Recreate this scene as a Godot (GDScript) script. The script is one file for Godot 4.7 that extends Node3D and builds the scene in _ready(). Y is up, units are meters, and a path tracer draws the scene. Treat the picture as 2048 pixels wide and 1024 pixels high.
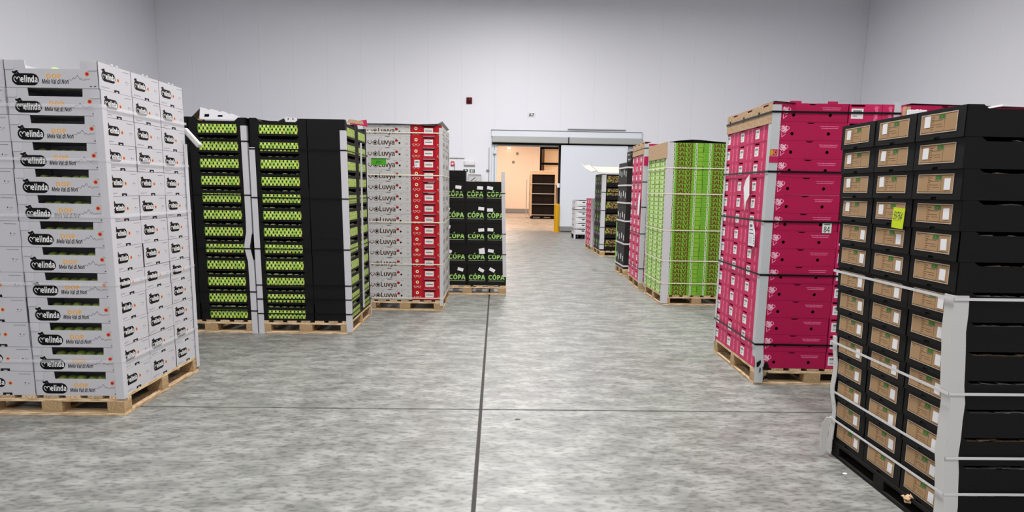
extends Node3D

# ------------------------------------------------------------------ lens, light, exposure (tune here)
const EXPO := 1.0
const LAMP := 23.3
const LAMP_FAR := 27.0
const EYE := Vector3(0, 1.6048, 0)
const FOCAL := 1373.5
const AXIS_Y := 604.1
const PITCH := 0.1623
const ROLL := 0.0166
const YAW := -0.0241

var rng := RandomNumberGenerator.new()
var used := {}
var M := {}
const WALL_Z := -27.26

func _ready():
	rng.seed = 7
	camera_and_world()
	make_materials()
	make_prints()
	lamps()
	room()
	far_room()
	wall_fittings()
	stack_melinda()
	stack_green()
	stack_luvya()
	stack_copa()
	stack_pink()
	stack_kraft()
	stack_salvi()
	stack_right_far()
	stack_bins()
	debris()

func camera_and_world():
	var cy := cos(YAW); var sy := sin(YAW); var cp := cos(PITCH); var sp := sin(PITCH); var cr := cos(ROLL); var sr := sin(ROLL)
	# rows of the world-to-camera turn
	var a := Vector3(cy, 0, -sy)
	var b := Vector3(-sp * sy, cp, -sp * cy)
	var c := Vector3(cp * sy, sp, cp * cy)
	var right := a * cr + b * sr
	var up := b * cr - a * sr
	var cam := Camera3D.new(); cam.name = "camera"
	cam.projection = Camera3D.PROJECTION_FRUSTUM
	cam.near = 0.1; cam.far = 200.0
	cam.size = 1024.0 / FOCAL * cam.near
	cam.frustum_offset = Vector2(0, (AXIS_Y - 512.0) / FOCAL * cam.near)
	cam.transform = Transform3D(Basis(right, up, c), EYE)
	cam.current = true
	add_child(cam)
	var env := Environment.new()
	env.background_mode = Environment.BG_COLOR
	env.background_color = Color(0.02, 0.02, 0.02)
	env.tonemap_mode = Environment.TONE_MAPPER_LINEAR
	env.tonemap_exposure = EXPO
	env.sdfgi_enabled = true; env.ssao_enabled = true; env.ssil_enabled = true
	var we := WorldEnvironment.new(); we.name = "world_environment"; we.environment = env
	add_child(we)

func lamps():
	# rows of hanging light panels over the aisles, above the frame
	var k := 0
	for x in [-7.0, 0.6, 8.2]:
		for z in [6.0, 0.6, -4.8, -10.2, -15.6, -21.0]:
			lamp_panel(Vector3(x, 8.55, z), Vector2(0.9, 2.6), Color(1.0, 0.985, 0.98), LAMP * (2.25 if x > -1 and x < 2 else 0.5) * (0.5 if z > 5.0 else (0.8 if z > 0.0 else 1.0)), "white light panel in the %s line, %s from the front" % [["apple-crate side", "middle", "kraft-crate side"][k / 6], nth(k % 6 + 1)], "ceiling lights in the cold store")
			k += 1
	for x in [0.0, 6.0]:
		for z in [-31.0, -38.0, -44.5]:
			lamp_panel(Vector3(x, 5.3, z), Vector2(0.3, 1.5), Color(1.0, 0.90, 0.825), LAMP_FAR, "warm ceiling light beyond the doorway, %s from the doorway in the %s line" % [nth(int((-z - 24.0) / 6.6)), "open-side" if x == 0.0 else "rack-side"], "ceiling lights beyond the doorway")

func lamp_panel(at: Vector3, size: Vector2, col: Color, energy: float, label: String, group: String):
	var t = thing("ceiling_light", label, "light", at, 0.0, group)
	var mb := MB.new(); mb.box(Vector3(0, 0.05, 0), Vector3(size.x + 0.06, 0.08, size.y + 0.06), 0.01)
	part("housing", mb, M.metal_white, t)
	var md := MB.new(); md.box(Vector3(0, 0.005, 0), Vector3(size.x, 0.01, size.y), 0.0)
	var em := StandardMaterial3D.new(); em.albedo_color = Color(0.9, 0.9, 0.9); em.emission_enabled = true; em.emission = col; em.emission_energy_multiplier = 1.0
	part("diffuser_lamp", md, em, t)
	var rod := MB.new()
	rod.box(Vector3(0, 0.36, -size.y * 0.4), Vector3(0.012, 0.56, 0.012), 0.0)
	rod.box(Vector3(0, 0.36, size.y * 0.4), Vector3(0.012, 0.56, 0.012), 0.0)
	part("suspension_rod", rod, M.metal_grey, t)
	var l := AreaLight3D.new(); l.name = "panel_light"
	l.area_size = size; l.light_color = col; l.light_energy = energy
	l.shadow_enabled = true; l.area_range = 60.0; l.area_attenuation = 2.0
	l.rotation = Vector3(-PI / 2, 0, 0)
	l.position = Vector3(0, -0.02, 0)
	t.add_child(l)

# ------------------------------------------------------------------ naming helpers
func numbered(n: String) -> String:
	if not used.has(n):
		used[n] = 0
		return n
	used[n] += 1
	return "%s_%03d" % [n, used[n]]

func thing(called: String, label: String, category: String, at := Vector3.ZERO, turn := 0.0, group := "") -> Node3D:
	var o := Node3D.new(); o.name = numbered(called); add_child(o)
	o.position = at; o.rotation.y = turn
	tag(o, label, category, group)
	return o

func tag(o: Node3D, label: String, category: String, group := ""):
	o.set_meta("label", label); o.set_meta("category", category)
	if group != "": o.set_meta("group", group)

func part(called: String, mb, mat: Material, parent: Node) -> MeshInstance3D:
	var mi := MeshInstance3D.new()
	mi.mesh = mb.mesh() if mb is MB else mb
	mi.material_override = mat
	if parent == self:
		mi.name = numbered(called); add_child(mi)
	else:
		var n := called; var k := 0
		while parent.has_node(n):
			k += 1; n = "%s_%03d" % [called, k]
		mi.name = n; parent.add_child(mi)
	return mi

func single(called: String, mb, mat: Material, label: String, category: String, at := Vector3.ZERO, turn := 0.0, group := "") -> MeshInstance3D:
	var o := part(called, mb, mat, self)
	o.position = at; o.rotation.y = turn
	tag(o, label, category, group)
	return o

func struct(called: String, mb, mat: Material) -> MeshInstance3D:
	var o := part(called, mb, mat, self)
	o.set_meta("kind", "structure")
	return o

const ONES := ["", "first", "second", "third", "fourth", "fifth", "sixth", "seventh", "eighth", "ninth", "tenth", "eleventh", "twelfth", "thirteenth", "fourteenth", "fifteenth", "sixteenth", "seventeenth", "eighteenth", "nineteenth"]
func nth(n: int) -> String:
	if n < 20: return ONES[n]
	var tens: Array = ["", "", "twent", "thirt", "fort"]
	if n % 10 == 0: return tens[n / 10] + "ieth"
	return tens[n / 10] + "y-" + ONES[n % 10]

# ------------------------------------------------------------------ mesh builder
class MB:
	var v := PackedVector3Array()
	var n := PackedVector3Array()
	var u := PackedVector2Array()
	var xf := Transform3D()
	var made: ArrayMesh

	func tri(a: Vector3, b: Vector3, c: Vector3, na: Vector3, nb: Vector3, nc: Vector3, ua := Vector2.ZERO, ub := Vector2.ZERO, uc := Vector2.ZERO):
		var a2 := xf * a; var b2 := xf * b; var c2 := xf * c
		var n1 := (xf.basis * na).normalized(); var n2 := (xf.basis * nb).normalized(); var n3 := (xf.basis * nc).normalized()
		if (b2 - a2).cross(c2 - a2).dot(n1 + n2 + n3) > 0.0:
			v.append_array([a2, c2, b2]); n.append_array([n1, n3, n2]); u.append_array([ua, uc, ub])
		else:
			v.append_array([a2, b2, c2]); n.append_array([n1, n2, n3]); u.append_array([ua, ub, uc])

	func flat(a: Vector3, b: Vector3, c: Vector3, nn: Vector3):
		tri(a, b, c, nn, nn, nn)

	func quad(a: Vector3, b: Vector3, c: Vector3, d: Vector3, nn: Vector3, ua := Vector2(0, 1), ub := Vector2(1, 1), uc := Vector2(1, 0), ud := Vector2(0, 0)):
		tri(a, b, c, nn, nn, nn, ua, ub, uc)
		tri(a, c, d, nn, nn, nn, ua, uc, ud)

	func box(c: Vector3, s: Vector3, ch := 0.0):
		var h := s * 0.5
		ch = minf(ch, minf(h.x, minf(h.y, h.z)) * 0.8)
		for ax in 3:
			var b := (ax + 1) % 3; var d := (ax + 2) % 3
			for sg in [-1.0, 1.0]:
				var nn := Vector3.ZERO; nn[ax] = sg
				var p: Array = []
				for q in [[-1, -1], [1, -1], [1, 1], [-1, 1]]:
					var w := Vector3.ZERO
					w[ax] = sg * h[ax]; w[b] = q[0] * (h[b] - ch); w[d] = q[1] * (h[d] - ch)
					p.append(c + w)
				quad(p[0], p[1], p[2], p[3], nn)
		if ch <= 0.0: return
		for ax in 3:
			var b := (ax + 1) % 3; var d := (ax + 2) % 3
			for sb in [-1.0, 1.0]:
				for sd in [-1.0, 1.0]:
					var nn := Vector3.ZERO; nn[b] = sb; nn[d] = sd
					nn = nn.normalized()
					var w := Vector3.ZERO
					var p: Array = []
					for q in [[-1.0, 0], [1.0, 0], [1.0, 1], [-1.0, 1]]:
						w[ax] = q[0] * (h[ax] - ch)
						w[b] = sb * (h[b] - (ch if q[1] == 1 else 0.0)); w[d] = sd * (h[d] - (0.0 if q[1] == 1 else ch))
						p.append(c + w)
					quad(p[0], p[1], p[2], p[3], nn)
		for sx in [-1.0, 1.0]:
			for sy in [-1.0, 1.0]:
				for sz in [-1.0, 1.0]:
					var g := Vector3(sx, sy, sz)
					var e := h - Vector3(ch, ch, ch)
					flat(c + g * Vector3(h.x, e.y, e.z), c + g * Vector3(e.x, h.y, e.z), c + g * Vector3(e.x, e.y, h.z), g.normalized())

	# a plate cut from the outline poly (x right, y up), its front at z = 0 and its back at z = -t
	func plate(poly: PackedVector2Array, t: float, w: float, h: float, back := true):
		var idx := Geometry2D.triangulate_polygon(poly)
		for k in range(0, idx.size(), 3):
			var p0 := poly[idx[k]]; var p1 := poly[idx[k + 1]]; var p2 := poly[idx[k + 2]]
			tri(Vector3(p0.x, p0.y, 0), Vector3(p1.x, p1.y, 0), Vector3(p2.x, p2.y, 0), Vector3.BACK, Vector3.BACK, Vector3.BACK,
				Vector2(p0.x / w, 1 - p0.y / h), Vector2(p1.x / w, 1 - p1.y / h), Vector2(p2.x / w, 1 - p2.y / h))
			if back:
				tri(Vector3(p0.x, p0.y, -t), Vector3(p1.x, p1.y, -t), Vector3(p2.x, p2.y, -t), Vector3.FORWARD, Vector3.FORWARD, Vector3.FORWARD,
					Vector2(0.02, 0.03), Vector2(0.02, 0.03), Vector2(0.02, 0.03))
		var sgn := -1.0 if Geometry2D.is_polygon_clockwise(poly) else 1.0
		for k in poly.size():
			var a := poly[k]; var b := poly[(k + 1) % poly.size()]
			if a.distance_to(b) < 0.0004: continue
			var d := (b - a).normalized() * sgn
			quad(Vector3(a.x, a.y, 0), Vector3(b.x, b.y, 0), Vector3(b.x, b.y, -t), Vector3(a.x, a.y, -t), Vector3(d.y, -d.x, 0),
				Vector2(0.02, 0.03), Vector2(0.02, 0.03), Vector2(0.02, 0.03), Vector2(0.02, 0.03))

	# surface of revolution about y: profile of (radius, height)
	func lathe(prof: Array, seg := 16, c := Vector3.ZERO):
		for k in prof.size() - 1:
			var a: Vector2 = prof[k]; var b: Vector2 = prof[k + 1]
			var d := (b - a).normalized()
			var pa: Vector2 = (a - prof[maxi(k - 1, 0)]).normalized() if k > 0 else d
			var pb: Vector2 = (prof[mini(k + 2, prof.size() - 1)] - b).normalized() if k < prof.size() - 2 else d
			var da := (d + pa).normalized() if d.dot(pa) > 0.6 else d
			var db := (d + pb).normalized() if d.dot(pb) > 0.6 else d
			for s in seg:
				var t0 := TAU * s / seg; var t1 := TAU * (s + 1) / seg
				var e0 := Vector3(cos(t0), 0, sin(t0)); var e1 := Vector3(cos(t1), 0, sin(t1))
				var q0 := c + e0 * a.x + Vector3.UP * a.y; var q1 := c + e1 * a.x + Vector3.UP * a.y
				var q2 := c + e1 * b.x + Vector3.UP * b.y; var q3 := c + e0 * b.x + Vector3.UP * b.y
				var n0 := e0 * da.y - Vector3.UP * da.x; var n1 := e1 * da.y - Vector3.UP * da.x
				var n2 := e1 * db.y - Vector3.UP * db.x; var n3 := e0 * db.y - Vector3.UP * db.x
				if a.x > 0.0001: tri(q0, q1, q2, n0, n1, n2)
				if b.x > 0.0001: tri(q0, q2, q3, n0, n2, n3)

	# an outline in x,z swept up a path of points (x, y, z)
	func sweep(outline: PackedVector2Array, path: Array):
		var sgn := -1.0 if Geometry2D.is_polygon_clockwise(outline) else 1.0
		for k in path.size() - 1:
			var a: Vector3 = path[k]; var b: Vector3 = path[k + 1]
			for e in outline.size():
				var p := outline[e]; var q := outline[(e + 1) % outline.size()]
				var d := (q - p).normalized() * sgn
				quad(a + Vector3(p.x, 0, p.y), a + Vector3(q.x, 0, q.y), b + Vector3(q.x, 0, q.y), b + Vector3(p.x, 0, p.y), Vector3(d.y, 0, -d.x))
		var idx := Geometry2D.triangulate_polygon(outline)
		for f in [[path[0], Vector3.DOWN], [path[path.size() - 1], Vector3.UP]]:
			for k in range(0, idx.size(), 3):
				flat(f[0] + Vector3(outline[idx[k]].x, 0, outline[idx[k]].y), f[0] + Vector3(outline[idx[k + 1]].x, 0, outline[idx[k + 1]].y), f[0] + Vector3(outline[idx[k + 2]].x, 0, outline[idx[k + 2]].y), f[1])

	# a bent sheet: profile of points in x,y, thickness t, running back from z = z0 to z = z1
	func sheet(prof: Array, t: float, z0: float, z1: float):
		for k in prof.size() - 1:
			var a: Vector2 = prof[k]; var b: Vector2 = prof[k + 1]
			var d := (b - a).normalized()
			var nn := Vector3(-d.y, d.x, 0)
			var o := Vector2(nn.x, nn.y) * t
			var A := Vector3(a.x, a.y, z0); var B := Vector3(b.x, b.y, z0); var C := Vector3(b.x, b.y, z1); var D := Vector3(a.x, a.y, z1)
			var up := Vector3(o.x, o.y, 0)
			quad(A + up, B + up, C + up, D + up, nn)
			quad(A, B, C, D, -nn)
			quad(A, B, B + up, A + up, Vector3.BACK if z0 > z1 else Vector3.FORWARD)
			quad(D, C, C + up, D + up, Vector3.FORWARD if z0 > z1 else Vector3.BACK)
			if k == 0: quad(A, D, D + up, A + up, Vector3(-d.x, -d.y, 0))
			if k == prof.size() - 2: quad(B, C, C + up, B + up, Vector3(d.x, d.y, 0))

	func mesh() -> ArrayMesh:
		if made == null:
			made = ArrayMesh.new()
			var a := []; a.resize(Mesh.ARRAY_MAX)
			a[Mesh.ARRAY_VERTEX] = v; a[Mesh.ARRAY_NORMAL] = n; a[Mesh.ARRAY_TEX_UV] = u
			made.add_surface_from_arrays(Mesh.PRIMITIVE_TRIANGLES, a)
		return made

# outline of a panel w x h with a cut in its top edge (list of points left to right) and holes (each a list of points round a centre, met from below)
func outline(w: float, h: float, top: Array = [], holes: Array = [], bottom: Array = []) -> PackedVector2Array:
	var p := PackedVector2Array()
	p.append(Vector2(0, 0))
	for q in bottom: p.append(q)
	for hole in holes:
		var low: Vector2 = hole[0]
		p.append(Vector2(low.x - 0.0001, 0))
		p.append(Vector2(low.x - 0.0001, low.y))
		for k in range(1, hole.size()): p.append(hole[k])
		p.append(Vector2(low.x + 0.0001, low.y))
		p.append(Vector2(low.x + 0.0001, 0))
	p.append(Vector2(w, 0)); 
	if top.is_empty():
		p.append(Vector2(w, h)); p.append(Vector2(0, h))
	else:
		for k in range(top.size() - 1, -1, -1): p.append(top[k])
	return p

func round_hole(c: Vector2, r: float, seg := 12) -> Array:
	var a := []
	for k in seg:   # starts at the bottom and runs clockwise seen from the front
		var t := -PI / 2 - TAU * k / seg
		a.append(c + Vector2(cos(t), sin(t)) * r)
	return a

func slot_hole(x0: float, x1: float, y0: float, y1: float) -> Array:
	var m := (x0 + x1) / 2
	return [Vector2(m, y0), Vector2(x0, y0), Vector2(x0, y1), Vector2(x1, y1), Vector2(x1, y0)]

func thumb(w: float, h: float, cx: float, r: float, deep: float) -> Array:
	var a := [Vector2(0, h), Vector2(cx - r, h)]
	for k in range(1, 8):
		var t := PI * k / 8
		a.append(Vector2(cx - r * cos(t), h - deep * sin(t)))
	a.append(Vector2(cx + r, h)); a.append(Vector2(w, h))
	return a

# ------------------------------------------------------------------ materials
func mat(c: Color, rough := 0.7, metal := 0.0) -> StandardMaterial3D:
	var m := StandardMaterial3D.new()
	m.albedo_color = c; m.roughness = rough; m.metallic = metal
	if metal == 0.0: m.metallic_specular = 0.3
	return m

func noise_tex(freq: float, c0: Color, c1: Color, octaves := 4, sz := 512, sd := 1, lo := 0.25, hi := 0.75, kind := FastNoiseLite.TYPE_SIMPLEX_SMOOTH) -> NoiseTexture2D:
	var f := FastNoiseLite.new(); f.noise_type = kind; f.frequency = freq; f.fractal_octaves = octaves; f.seed = sd
	var t := NoiseTexture2D.new(); t.width = sz; t.height = sz; t.noise = f; t.seamless = true
	var g := Gradient.new()
	g.set_color(0, c0); g.set_color(1, c1); g.set_offset(0, lo); g.set_offset(1, hi)
	t.color_ramp = g
	return t

func tri_map(m: StandardMaterial3D, scale: Vector3):
	m.uv1_triplanar = true; m.uv1_world_triplanar = true; m.uv1_scale = scale
	m.uv1_triplanar_sharpness = 6.0

func make_materials():
	var wall := mat(Color(0.905, 0.91, 0.935), 0.5)
	M.wall = wall
	M.panel = mat(Color(0.87, 0.89, 0.92), 0.4)
	M.ceiling = mat(Color(0.86, 0.86, 0.87), 0.8)
	M.gasket = mat(Color(0.80, 0.80, 0.82), 0.7)
	M.metal_white = mat(Color(0.86, 0.87, 0.88), 0.4)
	M.metal_grey = mat(Color(0.62, 0.63, 0.63), 0.4, 0.3)
	M.track = mat(Color(0.66, 0.67, 0.66), 0.45, 0.2)
	M.rubber = mat(Color(0.05, 0.05, 0.055), 0.8)
	M.dark = mat(Color(0.03, 0.03, 0.03), 0.9)
	M.peach = mat(Color(0.92, 0.86, 0.80), 0.6)
	M.yellow = mat(Color(0.83, 0.62, 0.04), 0.45)
	M.red = mat(Color(0.35, 0.02, 0.04), 0.4)
	var fl := mat(Color(1, 1, 1), 0.5); fl.metallic_specular = 0.5
	fl.albedo_texture = noise_tex(0.012, Color(0.432, 0.440, 0.424), Color(0.570, 0.579, 0.561), 6, 1024, 3, 0.2, 0.8)
	fl.detail_enabled = true
	fl.detail_albedo = noise_tex(0.05, Color(0.73, 0.73, 0.73), Color(1, 1, 1), 6, 1024, 9, 0.1, 0.5)
	fl.detail_blend_mode = BaseMaterial3D.BLEND_MODE_MUL
	fl.roughness_texture = noise_tex(0.01, Color(0.75, 0.75, 0.75), Color(1, 1, 1), 4, 512, 5)
	tri_map(fl, Vector3(0.24, 0.4, 0.50))
	M.floor = fl
	var j := mat(Color(0.27, 0.26, 0.255), 0.85)
	M.joint = j
	var fk := mat(Color(1, 1, 1), 0.45)
	fk.albedo_texture = noise_tex(0.012, Color(0.56, 0.53, 0.49), Color(0.68, 0.65, 0.60), 5, 512, 13, 0.2, 0.8)
	tri_map(fk, Vector3(0.25, 0.25, 0.25))
	M.floor_far = fk
	var kerb := mat(Color(0.55, 0.55, 0.55), 0.8)
	M.kerb = kerb
	var names := ["wood_x", "wood_z", "wood_block", "wood_x_pale", "wood_z_pale"]
	var k := 0
	for nm in names:
		var w := mat(Color(1, 1, 1), 0.75)
		var dk := Color(0.58, 0.48, 0.36); var lt := Color(0.81, 0.715, 0.58)
		if nm.ends_with("pale"): dk = Color(0.70, 0.58, 0.43); lt = Color(0.90, 0.81, 0.67)
		if nm == "wood_block": dk = Color(0.62, 0.51, 0.37); lt = Color(0.74, 0.63, 0.48)
		w.albedo_texture = noise_tex(0.02, dk, lt, 5, 512, 20 + k, 0.2, 0.75)
		tri_map(w, Vector3(0.7, 6, 6) if nm.begins_with("wood_x") else Vector3(6, 6, 0.7))
		M[nm] = w
		k += 1
	M.card_white = mat(Color(0.76, 0.76, 0.775), 0.6)
	M.card_grey = mat(Color(0.72, 0.735, 0.74), 0.6)
	M.card_black = mat(Color(0.062, 0.060, 0.059), 0.6)
	M.card_inner = mat(Color(0.05, 0.05, 0.05), 0.8)
	M.kraft = mat(Color(1, 1, 1), 0.8)
	M.kraft.albedo_texture = noise_tex(0.05, Color(0.66, 0.55, 0.43), Color(0.74, 0.63, 0.50), 4, 256, 31)
	tri_map(M.kraft, Vector3(2, 2, 2))
	M.card_pink = mat(Color(0.68, 0.12, 0.31), 0.5)
	M.card_green = mat(Color(0.48, 0.72, 0.24), 0.6)
	M.card_palegreen = mat(Color(0.70, 0.80, 0.55), 0.6)
	M.strap_black = mat(Color(0.03, 0.03, 0.032), 0.35)
	M.strap_white = mat(Color(0.80, 0.80, 0.80), 0.4)
	M.strap_cream = mat(Color(0.88, 0.86, 0.78), 0.4)
	M.strap_film = mat(Color(0.95, 0.95, 0.96, 0.17), 0.25); M.strap_film.transparency = BaseMaterial3D.TRANSPARENCY_ALPHA
	M.paper = mat(Color(0.90, 0.90, 0.91), 0.7)
	M.apple = mat(Color(0.43, 0.50, 0.22), 0.35)
	M.apple_pale = mat(Color(0.74, 0.82, 0.58), 0.35)
	M.stem = mat(Color(0.25, 0.18, 0.09), 0.8)
	M.greenpost = mat(Color(0.55, 0.78, 0.40), 0.6)
	M.liner = mat(Color(0.42, 0.42, 0.41), 0.4)
	M.liner_brown = mat(Color(0.50, 0.42, 0.32), 0.5)
	M.wood_dark = mat(Color(0.10, 0.09, 0.085), 0.8)
	M.beige = mat(Color(0.84, 0.75, 0.63), 0.8)
	M.beige_pale = mat(Color(0.93, 0.84, 0.72), 0.8)
	M.speck = mat(Color(0.36, 0.36, 0.355), 0.8)
	M.foam = mat(Color(0.76, 0.76, 0.75), 0.7)

# ------------------------------------------------------------------ print shop: flat print drawn at double size, then halved
class Sheet:
	var im: Image
	var W: int
	var H: int
	func _init(w: int, h: int, c: Color):
		W = w * 2; H = h * 2
		im = Image.create_empty(W, H, false, Image.FORMAT_RGB8)
		im.fill(c)
	func pt(f: Vector2) -> Vector2: return Vector2(f.x * W, (1.0 - f.y) * H)
	func rect(x0: float, y0: float, x1: float, y1: float, c: Color):
		im.fill_rect(Rect2i(int(round(x0 * W)), int(round((1 - y1) * H)), maxi(1, int(round((x1 - x0) * W))), maxi(1, int(round((y1 - y0) * H)))), c)
	func fill(p: PackedVector2Array, c: Color):   # pixel coordinates
		var lo := p[0].y; var hi := p[0].y
		for q in p: lo = minf(lo, q.y); hi = maxf(hi, q.y)
		for y in range(maxi(0, int(floor(lo))), mini(H - 1, int(ceil(hi))) + 1):
			var yc := clampf(y + 0.5, lo + 0.001, hi - 0.001)
			var xs := []
			for k in p.size():
				var a := p[k]; var b := p[(k + 1) % p.size()]
				if (a.y <= yc) != (b.y <= yc): xs.append(a.x + (yc - a.y) * (b.x - a.x) / (b.y - a.y))
			xs.sort()
			for k in range(0, xs.size() - 1, 2):
				var x0 := maxi(0, int(floor(xs[k] + 0.3))); var x1 := mini(W, int(ceil(xs[k + 1] - 0.3)))
				if x1 > x0: im.fill_rect(Rect2i(x0, y, x1 - x0, 1), c)
	func poly(p: Array, c: Color):
		var q := PackedVector2Array()
		for f in p: q.append(pt(f))
		fill(q, c)
	func ell(cx: float, cy: float, rx: float, ry: float, c: Color, turn := 0.0):   # rx, ry in pixels of the halved sheet
		var q := PackedVector2Array(); var o := pt(Vector2(cx, cy))
		for k in 28:
			var t := TAU * k / 28
			q.append(o + Vector2(cos(t) * rx, sin(t) * ry).rotated(turn) * 2.0)
		fill(q, c)
	func line(p: Array, wide: float, c: Color):   # wide in pixels of the halved sheet
		for k in p.size() - 1:
			var a := pt(p[k]); var b := pt(p[k + 1])
			var d := (b - a).normalized() * wide
			var s := Vector2(-d.y, d.x)
			fill(PackedVector2Array([a + s, b + s, b - s, a - s]), c)
		for f in p: ell(f.x, f.y, wide / 2, wide / 2, c)
	func text(s: String, x0: float, y0: float, x1: float, y1: float, c: Color, font := "Droid Sans", weight := 700, lean := 0.0, turn := false, fat := 0.0):
		var tm := TextMesh.new()
		var f := SystemFont.new(); f.font_names = PackedStringArray([font]); f.font_weight = weight
		tm.font = f; tm.text = s; tm.font_size = 48; tm.depth = 0.0; tm.pixel_size = 0.01; tm.curve_step = 2.0
		var arr := tm.get_mesh_arrays()
		if arr.is_empty(): return
		var vs: PackedVector3Array = arr[Mesh.ARRAY_VERTEX]
		var ids: PackedInt32Array = arr[Mesh.ARRAY_INDEX] if arr[Mesh.ARRAY_INDEX] != null else PackedInt32Array(range(vs.size()))
		if vs.is_empty(): return
		var lo := Vector2(1e9, 1e9); var hi := -lo
		for q in vs:
			lo = lo.min(Vector2(q.x, q.y)); hi = hi.max(Vector2(q.x, q.y))
		var span := hi - lo
		var at := func(q: Vector3) -> Vector2:
			var g := (Vector2(q.x, q.y) - lo) / span
			g.x += lean * (g.y - 0.5)
			if turn: g = Vector2(1.0 - g.y, g.x)
			return pt(Vector2(x0 + (x1 - x0) * g.x, y0 + (y1 - y0) * g.y))
		var offs := [Vector2.ZERO]
		if fat > 0.0: offs = [Vector2(-fat, 0), Vector2(fat, 0), Vector2(0, fat), Vector2(0, -fat)]
		for o in offs:
			for k in range(0, ids.size(), 3):
				fill(PackedVector2Array([at.call(vs[ids[k]]) + o, at.call(vs[ids[k + 1]]) + o, at.call(vs[ids[k + 2]]) + o]), c)
	func heart(cx: float, cy: float, rx: float, ry: float, c: Color):   # pixels
		var q := PackedVector2Array(); var o := pt(Vector2(cx, cy))
		for k in 40:
			var t := TAU * k / 40
			q.append(o + Vector2(pow(sin(t), 3) * rx, -(13 * cos(t) - 5 * cos(2 * t) - 2 * cos(3 * t) - cos(4 * t)) / 16.0 * ry) * 2.0)
		fill(q, c)
	func done() -> ImageTexture:
		var o: Image = im.duplicate()
		o.resize(W / 2, H / 2, Image.INTERPOLATE_BILINEAR)
		return ImageTexture.create_from_image(o)

func printed(s: Sheet, rough := 0.55) -> StandardMaterial3D:
	var m := StandardMaterial3D.new()
	m.albedo_texture = s.done(); m.roughness = rough
	m.texture_repeat = false; m.metallic_specular = 0.28
	return m

func melinda_badge(s: Sheet, x0: float, x1: float, yc: float, hh: float):
	# black oval badge with the white lettering and a leaf sprig
	var k := Color(0.03, 0.03, 0.03); var wh := Color(0.90, 0.90, 0.90)
	var r := hh * s.H / 4.0
	var w := (x1 - x0) * s.W / 2.0
	var fx := r / (s.W / 2.0)
	s.ell(x0 + fx, yc, r, r, k); s.ell(x1 - fx, yc, r, r, k)
	s.rect(x0 + fx, yc - hh / 2, x1 - fx, yc + hh / 2, k)
	s.ell(x0 + (x1 - x0) * 0.16, yc + hh * 0.60, w * 0.10, w * 0.045, k, -0.6)
	s.ell(x0 + (x1 - x0) * 0.09, yc + hh * 0.56, w * 0.07, w * 0.04, k, 0.5)
	s.ell(x0 + (x1 - x0) * 0.24, yc + hh * 0.55, w * 0.05, w * 0.03, k, 0.6)
	var mx := x0 + (x1 - x0) * 0.07; var mw := (x1 - x0) * 0.26; var b := yc - hh * 0.22; var t := yc + hh * 0.2
	var pts := []
	for q in [[0.0, 0.55], [0.06, 0.85], [0.2, 1.0], [0.36, 0.9], [0.45, 0.55], [0.56, 0.9], [0.72, 1.0], [0.88, 0.85], [0.93, 0.5], [0.90, 0.1]]:
		pts.append(Vector2(mx + mw * q[0], b + (t - b) * q[1]))
	s.line(pts, hh * s.H / 38.0, wh)
	s.line([Vector2(mx, b + (t - b) * 0.55), Vector2(mx + mw * 0.12, b + (t - b) * 0.2), Vector2(mx + mw * 0.3, b)], hh * s.H / 38.0, wh)
	s.text("elinda", x0 + (x1 - x0) * 0.33, yc - hh * 0.24, x0 + (x1 - x0) * 0.95, yc + hh * 0.33, wh, "Droid Sans", 700, 0.0, false, 1.0)

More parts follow.
